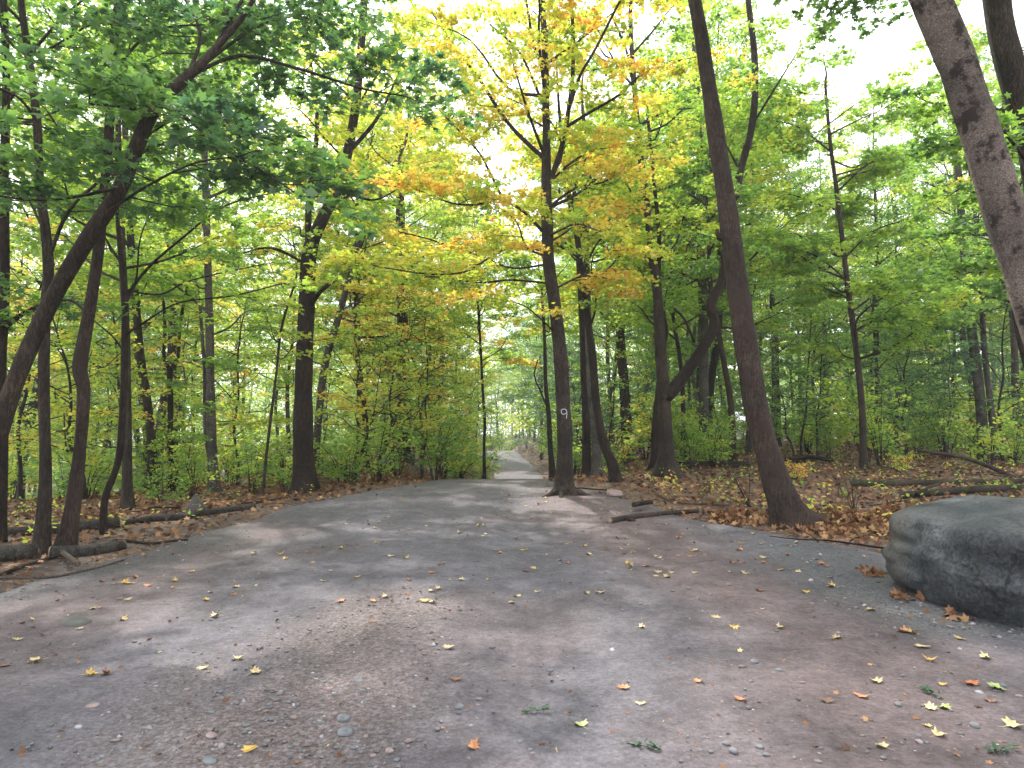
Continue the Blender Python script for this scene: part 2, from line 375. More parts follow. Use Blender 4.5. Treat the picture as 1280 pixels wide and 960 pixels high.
def path_mat():
    m, t, N, K = new_mat('trail_surface')
    out = N('ShaderNodeOutputMaterial'); b = N('ShaderNodeBsdfPrincipled'); b.inputs['Roughness'].default_value = .8
    b.inputs['Specular IOR Level'].default_value = .35
    tcn = N('ShaderNodeTexCoord')
    def noise(s, det=6, rough=.6, dist=0):
        n = N('ShaderNodeTexNoise'); n.inputs['Scale'].default_value = s; n.inputs['Detail'].default_value = det
        n.inputs['Roughness'].default_value = rough; n.inputs['Distortion'].default_value = dist; K(tcn.outputs['Object'], n.inputs[0]); return n
    def attr(k): a = N('ShaderNodeAttribute'); a.attribute_name = k; return a
    def mix(f, a, c, mode='MIX'):
        q = N('ShaderNodeMix'); q.data_type = 'RGBA'; q.blend_type = mode
        if isinstance(f, (int, float)): q.inputs[0].default_value = f
        else: K(f, q.inputs[0])
        for i, s in ((6, a), (7, c)):
            if isinstance(s, tuple): q.inputs[i].default_value = (*s, 1)
            else: K(s, q.inputs[i])
        return q.outputs[2]
    mpb = N('ShaderNodeMapping'); mpb.inputs['Scale'].default_value = (1.5, .45, 1); mpb.inputs['Rotation'].default_value = (0, 0, -.12); K(tcn.outputs['Object'], mpb.inputs[0])
    big = N('ShaderNodeTexNoise'); big.inputs['Scale'].default_value = .62; big.inputs['Detail'].default_value = 6; big.inputs['Roughness'].default_value = .62; big.inputs['Distortion'].default_value = .6; K(mpb.outputs[0], big.inputs[0])
    med = noise(3.5, 6, .65, .5); fine = noise(38, 8, .75); grit = noise(120, 4, .7)
    grey = ramp(t, [(.3, (.084, .078, .090)), (.7, (.146, .136, .154))]); K(med.outputs['Fac'], grey.inputs[0])
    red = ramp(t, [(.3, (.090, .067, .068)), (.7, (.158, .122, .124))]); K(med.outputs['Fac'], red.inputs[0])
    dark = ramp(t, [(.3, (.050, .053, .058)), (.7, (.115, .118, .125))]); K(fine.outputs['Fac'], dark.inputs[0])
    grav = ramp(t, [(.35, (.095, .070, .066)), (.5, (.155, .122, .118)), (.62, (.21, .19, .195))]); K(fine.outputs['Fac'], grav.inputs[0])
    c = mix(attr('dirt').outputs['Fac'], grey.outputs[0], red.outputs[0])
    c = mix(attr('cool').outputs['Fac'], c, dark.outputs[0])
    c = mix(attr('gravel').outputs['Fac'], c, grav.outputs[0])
    bl = ramp(t, [(.34, (.78, .77, .78)), (.66, (1.22, 1.21, 1.22))]); K(big.outputs['Fac'], bl.inputs[0]); c = mix(1.0, c, bl.outputs[0], 'MULTIPLY')
    fr = ramp(t, [(.33, (.62, .61, .60)), (.5, (1, 1, 1)), (.67, (1.42, 1.42, 1.42))]); K(fine.outputs['Fac'], fr.inputs[0]); c = mix(.9, c, fr.outputs[0], 'MULTIPLY')
    m2 = noise(13, 7, .75, .3); f2 = ramp(t, [(.36, (.74, .72, .71)), (.5, (1, 1, 1)), (.64, (1.22, 1.22, 1.24))]); K(m2.outputs['Fac'], f2.inputs[0]); c = mix(.9, c, f2.outputs[0], 'MULTIPLY')
    for sc_, thr in ((26, .86), (60, .74)):
        vo = N('ShaderNodeTexVoronoi'); vo.inputs['Scale'].default_value = sc_; K(tcn.outputs['Object'], vo.inputs[0])
        sp = N('ShaderNodeSeparateColor'); K(vo.outputs['Color'], sp.inputs[0])
        md = ramp(t, [(.20, (1, 1, 1)), (.27, (0, 0, 0))]); K(vo.outputs['Distance'], md.inputs[0])
        mc = ramp(t, [(thr, (0, 0, 0)), (thr + .02, (1, 1, 1))]); K(sp.outputs[0], mc.inputs[0])
        mm = N('ShaderNodeMath'); mm.operation = 'MULTIPLY'; K(md.outputs[0], mm.inputs[0]); K(mc.outputs[0], mm.inputs[1])
        pc = ramp(t, [(0, (.050, .045, .045)), (.45, (.11, .10, .105)), (.75, (.24, .23, .24)), (1, (.20, .14, .125))]); K(sp.outputs[1], pc.inputs[0])
        m7 = N('ShaderNodeMath'); m7.operation = 'MULTIPLY'; K(mm.outputs[0], m7.inputs[0]); m7.inputs[1].default_value = .62; c = mix(m7.outputs[0], c, pc.outputs[0])
    K(c, b.inputs['Base Color'])
    a1 = N('ShaderNodeMath'); a1.operation = 'MULTIPLY_ADD'; K(med.outputs['Fac'], a1.inputs[0]); a1.inputs[1].default_value = 2.0; K(fine.outputs['Fac'], a1.inputs[2])
    a2 = N('ShaderNodeMath'); a2.operation = 'MULTIPLY_ADD'; K(grit.outputs['Fac'], a2.inputs[0]); a2.inputs[1].default_value = .45; K(a1.outputs[0], a2.inputs[2])
    bm = N('ShaderNodeBump'); bm.inputs['Strength'].default_value = .8; bm.inputs['Distance'].default_value = .018; K(a2.outputs[0], bm.inputs['Height']); K(bm.outputs[0], b.inputs['Normal'])
    K(b.outputs[0], out.inputs[0]); return m
M_PATH = path_mat()

def floor_mat():
    m, t, N, K = new_mat('forest_soil')
    out = N('ShaderNodeOutputMaterial'); b = N('ShaderNodeBsdfPrincipled'); b.inputs['Roughness'].default_value = .95
    tcn = N('ShaderNodeTexCoord')
    v = N('ShaderNodeTexVoronoi'); v.inputs['Scale'].default_value = 21; v.inputs['Randomness'].default_value = 1; K(tcn.outputs['Object'], v.inputs[0])
    sp = N('ShaderNodeSeparateColor'); K(v.outputs['Color'], sp.inputs[0])
    r = ramp(t, [(0, (.045, .028, .022)), (.4, (.10, .058, .040)), (.7, (.18, .10, .060)), (1, (.26, .17, .10))]); K(sp.outputs[0], r.inputs[0])
    n = N('ShaderNodeTexNoise'); n.inputs['Scale'].default_value = 1.2; n.inputs['Detail'].default_value = 8; n.inputs['Roughness'].default_value = .7; K(tcn.outputs['Object'], n.inputs[0])
    r2 = ramp(t, [(.44, (0, 0, 0)), (.58, (1, 1, 1))]); K(n.outputs['Fac'], r2.inputs[0])
    q = N('ShaderNodeMix'); q.data_type = 'RGBA'; K(r2.outputs[0], q.inputs[0]); K(r.outputs[0], q.inputs[6]); q.inputs[7].default_value = (.072, .054, .047, 1)
    K(q.outputs[2], b.inputs['Base Color'])
    bm = N('ShaderNodeBump'); bm.inputs['Strength'].default_value = .9; bm.inputs['Distance'].default_value = .05; K(sp.outputs[1], bm.inputs['Height']); K(bm.outputs[0], b.inputs['Normal'])
    K(b.outputs[0], out.inputs[0]); return m
M_FLOOR = floor_mat()

# ------------------------------------------------------------------ ground and path
def grid_faces(nr, nc):
    i = np.arange(nr - 1)[:, None] * nc; j = np.arange(nc - 1)[None]
    return np.stack([i + j, i + j + 1, i + nc + j + 1, i + nc + j], -1).reshape(-1, 4)

def build_ground():
    s = np.linspace(-1, 1, 321); xs = 420 * np.sinh(s * 5.2) / math.sinh(5.2)
    s2 = np.linspace(-.82, 1, 341); ys = 9 + 460 * np.sinh(s2 * 5.0) / math.sinh(5.0)
    X, Y = np.meshgrid(xs, ys); Z = hz(X, Y)
    inside = np.minimum(X - pl(Y), pr(Y) - X)
    Z = Z - .09 * sstep(.02, .35, inside)
    V = np.stack([X, Y, Z], -1).reshape(-1, 3)
    o = link('ground', make_mesh('ground', V, [grid_faces(len(ys), len(xs))], M_FLOOR))
    tag(o, 'forest floor of soil and fallen brown leaves under the trees', 'ground', kind='structure')

def capsule(X, Y, a, b, r, soft):
    a = np.array(a); b = np.array(b); d = b - a
    t = np.clip(((X - a[0]) * d[0] + (Y - a[1]) * d[1]) / np.dot(d, d), 0, 1)
    D = np.hypot(X - a[0] - t * d[0], Y - a[1] - t * d[1]) + .35 * fbm(X * 1.6, Y * 1.6, 4, 21)
    return 1 - sstep(r - soft, r + soft, D)

def path_masks(X, Y):
    gr = np.maximum(capsule(X, Y, (-1.25, 1.8), (-1.05, 6.0), .62, .45), .8 * capsule(X, Y, (-1.6, 3.0), (-2.0, 4.4), .3, .5))
    nz = fbm(X * .5, Y * .35, 4, 31)
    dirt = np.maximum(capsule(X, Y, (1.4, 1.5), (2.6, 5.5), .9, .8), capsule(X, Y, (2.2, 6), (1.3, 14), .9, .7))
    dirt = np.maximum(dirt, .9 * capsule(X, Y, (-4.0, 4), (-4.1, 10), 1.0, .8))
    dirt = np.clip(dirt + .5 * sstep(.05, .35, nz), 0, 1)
    cool = np.maximum(capsule(X, Y, (3.5, 5.6), (3.7, 9.0), .45, .5), .6 * capsule(X, Y, (-5.2, 4.0), (-4.5, 9.8), .7, .6))  # dark gravel on the right; the left capsule paints shade into the colour
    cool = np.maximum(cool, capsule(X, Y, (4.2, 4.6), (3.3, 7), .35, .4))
    return gr, dirt, cool

def build_path():
    ys = np.concatenate([np.arange(-3, 12, .07), np.arange(12, 20, .12), np.arange(20, 140, 1.0)])
    n = 170; u = np.linspace(0, 1, n)
    Y = np.repeat(ys[:, None], n, 1); l = pl(ys)[:, None]; r = pr(ys)[:, None]
    X = l + (r - l) * u[None]
    e = np.minimum(X - l, r - X)
    Z = hz(X, Y) + .006 - .075 * (1 - sstep(0, .28, e)) + .010 * fbm(X * 2.2, Y * 2.2, 3, 41)
    Z = Z - .035 * capsule(X, Y, (.35, 2), (.1, 14), .25, .5)
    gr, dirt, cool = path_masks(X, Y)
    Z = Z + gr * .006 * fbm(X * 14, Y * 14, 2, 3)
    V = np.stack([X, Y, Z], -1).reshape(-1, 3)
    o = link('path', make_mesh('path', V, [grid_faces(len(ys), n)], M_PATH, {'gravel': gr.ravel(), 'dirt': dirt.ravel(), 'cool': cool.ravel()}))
    tag(o, 'wide packed dirt and gravel trail running into the woods', 'path', kind='structure')
def pz(x, y): return hz(x, y) + .006 - .035 * capsule(np.asarray(x, float), np.asarray(y, float), (.35, 2), (.1, 14), .25, .5)

build_ground(); build_path()

# ------------------------------------------------------------------ foliage engine
class Foliage:
    """collects woody sprays and leaves of one crown"""
    def __init__(s, rng): s.r = rng; s.wood = Acc(); s.pos = []; s.dir = []; s.nrm = []; s.size = []; s.tone = []
    def spray(s, start, d, Ln, per_m=90, leaf=.10, tone=.35, tilt=.38, droop=.18, wood=True, tw=.0085):
        r = s.r; d = d / (np.linalg.norm(d) + 1e-9)
        t = np.linspace(0, 1, 5); p = start + np.outer(t, d) * Ln; p[:, 2] -= droop * Ln * t ** 2
        p[1:] += r.randn(4, 3) * .035 * Ln
        tl = [(p, 0, 1.0)]
        side0 = np.cross(d, [0, 0, 1.]); side0 /= np.linalg.norm(side0) + 1e-9
        k = max(3, int(Ln * 4.5)); segs = [(p[1], p[2]), (p[2], p[3]), (p[3], p[4])]
        for i in range(k):
            tt = .18 + .78 * (i + r.rand()) / k; b0 = np.array([np.interp(tt, t, p[:, c]) for c in range(3)])
            sg = 1 if i % 2 else -1; an = radians(r.uniform(32, 68))
            dd = d * cos(an) + side0 * sg * sin(an); dd[2] += r.uniform(-.15, .12)
            ll = Ln * .52 * (1.12 - tt) * r.uniform(.7, 1.2) + .10
            b1 = b0 + dd * ll; b1[2] -= .12 * ll
            segs.append((b0, b1))
            if wood: s.wood.add(*tube([b0, (b0 + b1) / 2 + [0, 0, .02 * ll], b1], [tw * .45, tw * .35, tw * .18], 3, caps=False))
        if wood: s.wood.add(*tube(p, np.linspace(tw * max(.7, Ln * .8), tw * .3, 5), 4, caps=False))
        A = np.array([a for a, _ in segs]); B = np.array([b for _, b in segs]); le = np.linalg.norm(B - A, axis=1)
        n = max(4, int(per_m * le.sum() * .55))
        ix = r.choice(len(segs), n, p=le / le.sum()); u = r.uniform(.05, 1.05, n)[:, None]
        D = (B - A)[ix]; D /= np.linalg.norm(D, axis=1)[:, None] + 1e-9
        perp = np.cross(D, [0, 0, 1.]); perp /= np.linalg.norm(perp, axis=1)[:, None] + 1e-9
        sg = r.choice([-1, 1], n)[:, None]
        pos = A[ix] + (B - A)[ix] * u + perp * sg * (leaf * .3 * r.rand(n)[:, None])
        pos[:, 2] += r.randn(n) * leaf * .45
        a = r.uniform(.3, 1.2, n)[:, None]
        s.pos.append(pos); s.dir.append(D * np.cos(a) + perp * sg * np.sin(a) + r.randn(n, 3) * .2)
        nr = r.randn(n, 3) * tilt; nr[:, 2] += 1; s.nrm.append(nr)
        s.size.append(leaf * r.uniform(.65, 1.25, n)); s.tone.append(np.clip(tone + r.randn() * .05 + r.randn(n) * .07, .01, .99))
    def limb(s, pts, t0=.2, per_len=2.2, Lr=(.8, 1.8), elev=(.0, .35), **kw):
        pts = np.asarray(pts); seg = np.linalg.norm(np.diff(pts, axis=0), axis=1); cum = np.concatenate([[0], np.cumsum(seg)]); T = cum[-1]
        n = max(1, int(T * (1 - t0) * per_len)); r = s.r
        hd = pts[-1] - pts[0]; base = math.atan2(hd[1], hd[0]); horiz = np.hypot(hd[0], hd[1]) / (np.linalg.norm(hd) + 1e-9)
        for i in range(n):
            tt = t0 + (1 - t0) * (i + r.rand()) / n; c = tt * T
            st = np.array([np.interp(c, cum, pts[:, k]) for k in range(3)])
            if horiz > .55: az = base + r.choice([-1, 1]) * radians(r.uniform(10, 95))
            else: az = r.uniform(0, 2 * pi)
            el = r.uniform(*elev); d = np.array([cos(az) * cos(el), sin(az) * cos(el), sin(el)])
            kk = dict(kw); kk['tone'] = kw.get('tone', .35) + r.randn() * kw.get('tvar', .06); kk.pop('tvar', None)
            s.spray(st, d, r.uniform(*Lr) * (1.15 - .45 * tt), **kk)
        kk = dict(kw); kk.pop('tvar', None); e = pts[-1] - pts[-2]; e = e / np.linalg.norm(e); e[2] *= .5
        s.spray(pts[-1], e, r.uniform(*Lr) * .8, **kk)
    def leaves(s, name, kind='quad', wmat=None):
        return leaves_mesh(name, np.concatenate(s.pos), np.concatenate(s.dir), np.concatenate(s.nrm), np.concatenate(s.size), np.concatenate(s.tone), kind, M_LEAF, s.wood if wmat else None, wmat)

# ------------------------------------------------------------------ hero trees, traced limb by limb
def hero(name, label, d, trunk, limbs=(), bark=None, flare=.7, flare_h=.22, lobes=4, ext=3.0, auto=None, fol=None, kind='star', lean_depth=0.0, seed=1, cat='tree', limb_bark=None, wk=.82, stub=None, bare=(), extlimbs=5):
    """trunk: [(px, py, width px)] from the foot up at distance d; limbs: [(points, w0, w1, depth change)]"""
    fol = dict(fol or {}); fol['leaf'] = fol.get('leaf', .1) * (.80 if d > 12 else .92)
    bark = bark or M_BARK; rng = np.random.RandomState(seed)
    top = trunk[-1]; nT = len(trunk)
    pts = []; rad = []
    for i, (px, py, wd) in enumerate(trunk):
        dd = d + lean_depth * i / max(1, nT - 1)
        pts.append(P(px, py, dd)); rad.append(wk * wd * dd / FPX / 2)
    g = hz(pts[0][0], pts[0][1]); base = np.array([pts[0][0], pts[0][1], float(g)])
    pts[0][2] = g - .18
    if pts[1][2] < g + .15: pts[1][2] = g + .15
    npx = len(pts)
    if ext > 0:
        e = pts[-1] - pts[-2]; e /= np.linalg.norm(e); e = e + np.array([0, 0, .6]); e /= np.linalg.norm(e)
        for k in range(1, 4):
            pts.append(pts[npx - 1] + e * ext * k / 3 + rng.randn(3) * .03 * ext); rad.append(rad[npx - 1] * (1 - .28 * k))
    root = empty(name, base); tag(root, label, cat)
    sp, sr = catmull(pts, rad, 6)
    fine = [sp[0]]; fr = [sr[0]]
    V, Q, T = tube(sp, sr, 18 if sr[0] > .08 else 10, .07, seed, flare, flare_h, lobes, base=g)
    me = make_mesh('trunk', V - base, [Q, T], bark); link('trunk', me, root)
    F = Foliage(rng); LB = []
    for lb in limbs:
        lp, w0, w1, dz = lb[:4]
        n = len(lp); q = []; rr = []
        dl = lb[4] if len(lb) > 4 else d
        for i, (px, py) in enumerate(lp):
            s_ = i / max(1, n - 1); dd = dl + dz * s_; q.append(P(px, py, dd)); rr.append(wk * (w0 * (1 - s_) + w1 * s_) * dd / FPX / 2)
        if len(lb) <= 4:      # root the limb on the trunk axis
            k = np.argmin(np.linalg.norm(sp - q[0], axis=1)); q[0] = sp[k].copy()
        a, b = catmull(q, rr, 5)
        V, Q, T = tube(a, b, 9, .08, seed + n)
        link('branch', make_mesh('branch', V - base, [Q, T], limb_bark or bark), root); LB.append(a)
    if auto:
        n, z0, z1, lr = auto[:4]; el = auto[4] if len(auto) > 4 else (.25, .8)
        zz = sp[:, 2]
        for i in range(n):
            h = z0 + (z1 - z0) * (i + rng.rand()) / n; k = int(np.argmin(np.abs(zz - h))); st = sp[k]; az = rng.uniform(0, 2 * pi) if len(auto) < 6 else radians(rng.uniform(*auto[5]))
            e = rng.uniform(*el); ln = rng.uniform(*lr); dv = np.array([cos(az) * cos(e), sin(az) * cos(e), sin(e)])
            q = [st, st + dv * ln * .35 + rng.randn(3) * .08, st + dv * ln * .7 + [0, 0, .08 * ln] + rng.randn(3) * .12, st + dv * ln + [0, 0, .03 * ln]]
            r0 = min(sr[k] * .5, .012 * ln + .008); a, b = catmull(q, np.linspace(r0, .006, 4), 3)
            V, Q, T = tube(a, b, 6, 0, i, caps=False)
            link('branch', make_mesh('branch', V - base, [Q], bark), root); LB.append(a)
    if ext > 0 and auto: LB.append(sp[-18:])
    pm = fol.pop('t0', .2)
    for i, a in enumerate(LB):
        if i in bare: continue
        F.limb(a, t0=pm, **fol)
    if F.wood.n:
        F.wood.V = [v - base for v in F.wood.V]
    if F.pos:
        F.pos = [p - base for p in F.pos]
        o = link('crown', F.leaves('crown', kind, bark), root); o.color = (.5, .5, .5, 1)
    return root, sp, sr

FG = dict(per_len=3.6, Lr=(.7, 1.6), per_m=62, leaf=.115, tone=.17, tvar=.05, tilt=.45)
# --- left group
hero('leaning_tree', 'long brown-grey trunk leaning steeply right across the upper left, leafy dark green boughs', 7.4,
     [(-95, 730, 44), (-55, 650, 40), (-10, 560, 37), (22, 470, 34), (60, 385, 33), (108, 300, 32), (150, 235, 30), (190, 140, 27), (235, 95, 22), (268, 62, 15)],
     [([(235, 95), (300, 70), (370, 85), (450, 110), (505, 120)], 9, 3, 1.0), ([(205, 125), (265, 175), (330, 215), (375, 245)], 8, 3, -1.2),
      ([(150, 235), (60, 250), (-40, 240)], 8, 3, -1.5), ([(268, 62), (290, 20), (330, -30), (400, -60)], 10, 4, .5),
      ([(130, 270), (180, 235), (240, 205), (300, 195)], 7, 3, -1.0), ([(235, 95), (250, 40), (220, -20)], 9, 4, 1), ([(235, 95), (330, 30), (430, 10)], 8, 3, 1.5),
      ([(190, 140), (110, 130), (40, 150)], 7, 3, -1.6)],
     M_BARK, .3, ext=2, fol=dict(FG, per_len=4.5), kind='star', seed=3, wk=.62)
hero('slender_tree', 'slender crooked brown trunk standing nearest the left logs, forked with high branches', 8.3,
     [(50, 692, 27), (57, 600, 19), (55, 500, 18), (56, 400, 17), (60, 325, 17), (50, 230, 14), (46, 150, 14), (36, 70, 12), (25, -10, 11)],
     [([(60, 325), (85, 265), (125, 225), (170, 180), (215, 150)], 7, 3, -.8), ([(46, 155), (20, 120), (-30, 100)], 6, 3, -.5), ([(58, 290), (30, 240), (5, 225)], 5, 2, .8),
      ([(36, 70), (80, 20), (130, -20)], 6, 3, 0)],
     M_BARK, .5, fol=dict(FG, tone=.25), wk=.72, seed=4, auto=(5, 5.4, 8, (1, 2)))
hero('slender_tree', 'slender brown trunk with a knotted bend, beside the forked one by the left logs', 8.6,
     [(78, 688, 34), (90, 640, 24), (100, 560, 20), (105, 490, 20), (100, 455, 24), (113, 380, 20), (122, 320, 18), (131, 230, 16), (137, 150, 16), (142, 60, 15), (150, -20, 13)],
     [([(113, 390), (85, 375), (40, 385), (0, 410)], 6, 3, .8), ([(131, 235), (180, 190), (240, 170), (310, 160)], 6, 2, -1.2), ([(140, 90), (190, 40), (260, 30)], 6, 3, -.8)],
     M_BARK_R, .5, fol=dict(FG, tone=.22), wk=.72, seed=5, auto=(5, 5.6, 8, (1, 2)))
hero('edge_tree', 'thin dark trunk cut by the left edge of the view', 9.5,
     [(0, 668, 17), (4, 560, 14), (2, 460, 13), (6, 360, 13), (5, 220, 13), (8, 100, 11), (4, -10, 10)], [([(6, 420), (35, 390), (75, 380)], 6, 3, 0)],
     M_BARK_D, .5, fol=dict(FG, tone=.3), seed=6, auto=(6, 5, 8, (1.2, 2.2)))
hero('crooked_sapling', 'crooked dark sapling with S-bent stem and wide bare lower branches over the logs', 10,
     [(130, 668, 13), (131, 625, 12), (148, 575, 11), (154, 500, 11), (156, 430, 12), (156, 372, 11), (150, 310, 8), (146, 250, 6)],
     [([(157, 372), (185, 335), (225, 300), (280, 258), (345, 240)], 6, 2, 1.0), ([(156, 365), (200, 368), (240, 350), (330, 330)], 4, 2, .6), ([(156, 420), (185, 400), (225, 378), (290, 370), (350, 355)], 4, 2, -.5),
      ([(152, 330), (128, 290), (112, 240)], 5, 2, 0), ([(156, 440), (140, 420), (110, 395)], 4, 2, 0), ([(155, 380), (170, 350), (175, 300), (190, 260)], 4, 2, -.4)],
     M_BARK_D, .3, ext=1.0, fol=dict(FG, tone=.44, per_len=2.8, Lr=(.4, .95), leaf=.10, per_m=34, t0=.35), wk=.72, seed=7)
hero('straight_tree', 'straight brown trunk just behind the crooked sapling', 13.5,
     [(160, 632, 18), (159, 560, 15), (158, 480, 14), (157, 400, 13), (152, 300, 12), (148, 180, 10), (150, 60, 8)], [], M_BARK, .5,
     fol=dict(FG, tone=.42, leaf=.12, Lr=(.8, 1.8)), wk=.72, seed=8, auto=(10, 4.2, 9, (1.5, 3)))
hero('leaning_tree', 'grey-brown trunk leaning slightly left, second row of the left wood', 17.5,
     [(192, 625, 15), (190, 560, 13), (184, 500, 13), (176, 450, 12), (170, 380, 11), (160, 250, 10), (155, 120, 8)], [], M_BARK, .4,
     fol=dict(FG, tone=.5, leaf=.13, Lr=(1, 2)), seed=9, auto=(12, 4.5, 11, (1.5, 3.2)))
hero('forked_tree', 'thin dark tree forking like a cup at mid height in the left wood', 18,
     [(214, 628, 9), (213, 560, 8), (213, 500, 8), (212, 462, 9)], [([(212, 464), (205, 445), (206, 400), (200, 330)], 6, 4, 0), ([(212, 464), (222, 448), (226, 400), (240, 330)], 6, 4, 0)],
     M_BARK_D, .3, ext=0, fol=dict(FG, tone=.5, leaf=.13, Lr=(.8, 1.5), t0=.5), seed=10)
hero('twin_tree', 'grey trunk paired with a thinner dark stem in the left wood', 16.5,
     [(269, 630, 20), (266, 580, 15), (263, 500, 13), (262, 420, 12), (260, 330, 11), (257, 230, 10), (254, 100, 8)], [([(266, 600), (257, 540), (256, 470), (250, 380)], 7, 5, .3)],
     M_BARK_G, .5, fol=dict(FG, tone=.42, leaf=.125, Lr=(1, 2)), seed=11, auto=(12, 4, 10, (1.5, 3)))
hero('leaning_sapling', 'very thin sapling leaning right in front of the big dark trunk', 14.5,
     [(327, 622, 5), (334, 560, 4.5), (345, 470, 4), (352, 410, 4), (368, 355, 3)], [], M_BARK, .3, ext=.8, fol=dict(FG, tone=.5, leaf=.11, Lr=(.4, .8)), seed=12, auto=(7, 2.2, 5, (.5, 1.1)))
hero('big_tree', 'thickest dark trunk left of the path, bending right above and forking', 15,
     [(380, 617, 36), (379, 560, 29), (379, 500, 28), (381, 430, 26), (384, 370, 25), (387, 315, 22), (402, 275, 19), (422, 235, 17), (437, 180, 15), (448, 100, 13), (455, 0, 12)],
     [([(387, 320), (386, 250), (394, 190), (396, 140), (385, 60)], 11, 5, .6), ([(383, 385), (400, 365), (425, 345)], 9, 5, -.5), ([(437, 190), (470, 150), (500, 90)], 8, 3, .5), ([(425, 235), (465, 250), (500, 235)], 5, 2, -.8), ([(386, 330), (340, 310), (290, 320)], 5, 2, -.8)],
     M_BARK_D, .5, lobes=5, fol=dict(FG, tone=.52, leaf=.125, Lr=(.9, 1.9), tvar=.10, per_len=3.2), seed=13, auto=(9, 5.8, 11, (1.5, 3.4)))
hero('leaning_tree', 'slim grey tree slanting right behind the big dark trunk, over yellow bushes', 21,
     [(392, 600, 12), (404, 470, 11), (425, 390, 10), (445, 320, 9), (470, 255, 8), (490, 215, 6)], [([(445, 320), (445, 260), (460, 190)], 5, 3, 0)],
     M_BARK_G, .4, ext=3, fol=dict(FG, tone=.6, leaf=.13, Lr=(1, 2)), seed=14, auto=(9, 5, 10, (1.2, 2.6)))
hero('reddish_tree', 'stout reddish-brown trunk standing where the path narrows, left side', 27,
     [(505, 606, 25), (505, 560, 20), (505, 500, 19), (504, 430, 18), (502, 340, 16), (500, 240, 14), (498, 120, 12)], [], M_BARK_R, .4,
     fol=dict(FG, tone=.68, leaf=.15, Lr=(1.2, 2.4), tvar=.12), seed=15, auto=(16, 5, 15, (2, 4)))
hero('path_edge_tree', 'thin nearly black trunk at the left brink of the far path', 25,
     [(606, 594, 8), (605, 560, 6), (606, 530, 6), (603, 480, 5), (600, 420, 5), (596, 350, 4)], [], M_BARK_D, .4, ext=3, wk=.62,
     fol=dict(FG, tone=.55, leaf=.15, Lr=(1, 2), tvar=.12), seed=16, auto=(12, 3.5, 9, (1, 2.4)))
# --- the tree with the painted 9
YF = dict(per_len=4.2, Lr=(.7, 1.7), per_m=66, leaf=.12, tone=.645, tvar=.075, tilt=.5)
r9, sp9, sr9 = hero('yellow_maple', 'maple with golden leaves and a white painted mark on its trunk, by the path', 14,
     [(706, 618, 33), (706, 590, 27), (706, 550, 25), (704, 500, 24), (700, 440, 23), (693, 380, 21), (686, 330, 20), (684, 280, 19), (683, 240, 18), (683, 180, 14), (682, 120, 13), (681, 60, 11), (678, -10, 10)],
     [([(687, 242), (702, 184), (711, 135), (716, 90), (716, 30), (712, -10)], 10, 5, -.6), ([(711, 138), (725, 95), (745, 60), (778, -5)], 6, 4, -.8, 13.5),
      ([(709, 158), (738, 140), (775, 118), (800, 95), (850, 75)], 6, 3, -.4, 13.7), ([(678, 292), (655, 265), (629, 247), (612, 215), (599, 191), (575, 165), (557, 146)], 6, 2.5, -1.5),
      ([(629, 247), (600, 255), (565, 254), (520, 237), (480, 232)], 4, 2, -1.5, 13.3), ([(679, 314), (640, 310), (612, 322), (580, 340), (530, 342), (455, 330)], 5, 2, -2.2),
      ([(681, 353), (640, 350), (598, 353), (545, 346), (500, 350)], 4, 2, .8), ([(683, 200), (645, 165), (622, 135), (600, 100), (570, 60), (540, 15)], 8, 4, .8),
      ([(683, 140), (662, 90), (645, 60), (612, 30)], 5, 3, -.5), ([(682, 90), (668, 60), (660, 15), (655, -20)], 6, 4, -.3),
      ([(690, 420), (672, 395), (650, 380), (610, 372)], 3, 2, -.7), ([(684, 260), (720, 235), (760, 225), (800, 190)], 5, 2, -1.5), ([(684, 300), (720, 280), (750, 290)], 4, 2, -1.8),
      ([(686, 330), (640, 335), (600, 320), (540, 300), (500, 290)], 4, 2, 1.5), ([(690, 360), (730, 345), (770, 350)], 4, 2, 1.5)],
     M_BARK, .75, .13, 3, fol=YF, wk=.75, seed=17, auto=(12, 5.0, 10.5, (1.2, 3.0)))
def roots(root, d, lines, mat, w0, w1):
    base = np.array(root.location)
    for ln in lines:
        q = []; n = len(ln)
        for i, (px, dy, up) in enumerate(ln):
            x = (px - 640) / FPX * (d + dy); q.append(np.array([x, d + dy, float(hz(x, d + dy)) + up]))
        a, b = catmull(q, np.linspace(w0, w1, n), 5); V, Q, T = tube(a, b, 9, .15, n); link('root', make_mesh('root', V - base, [Q, T], mat), root)
roots(r9, 14, [[(704, 0, .22), (697, -.08, .10), (687, -.25, .03), (672, -.4, -.06)], [(708, 0, .22), (716, -.1, .09), (728, -.15, .03), (745, -.1, -.05)], [(705, -.05, .2), (702, -.3, .07), (700, -.7, -.05)], [(709, .05, .2), (720, .2, .06), (735, .4, -.05)]], M_BARK, .085, .02)
def painted_nine():
    d = 14; strokes = [[(699.5, 511.5), (700.2, 516.5), (703.5, 518.8), (707.5, 516.5)], [(699, 511), (704, 509.6), (708.2, 511.5), (709.2, 517.5), (708.4, 526)]]
    A = Acc(); base = np.array(r9.location)
    for st in strokes:
        q = []
        for px, py in st:
            px = 704.5 + (px - 704.5) * .70; py = 517 + (py - 517) * .72
            p = P(px, py, d); k = np.argmin(np.abs(sp9[:, 2] - p[2])); c = sp9[k]; rr = sr9[k] * 1.03; dx = p[0] - c[0]
            q.append([p[0], c[1] - math.sqrt(max(1e-4, rr * rr - dx * dx)), p[2]])
        a, b = catmull(q, [.0095] * len(q), 4); V, Q, T = tube(a, b, 6); A.add(V - base, Q, T)
    o = link('painted_mark', A.mesh('painted_mark', M_PAINT), r9); tag(o, 'white hand-painted mark shaped like a 9')
painted_nine()
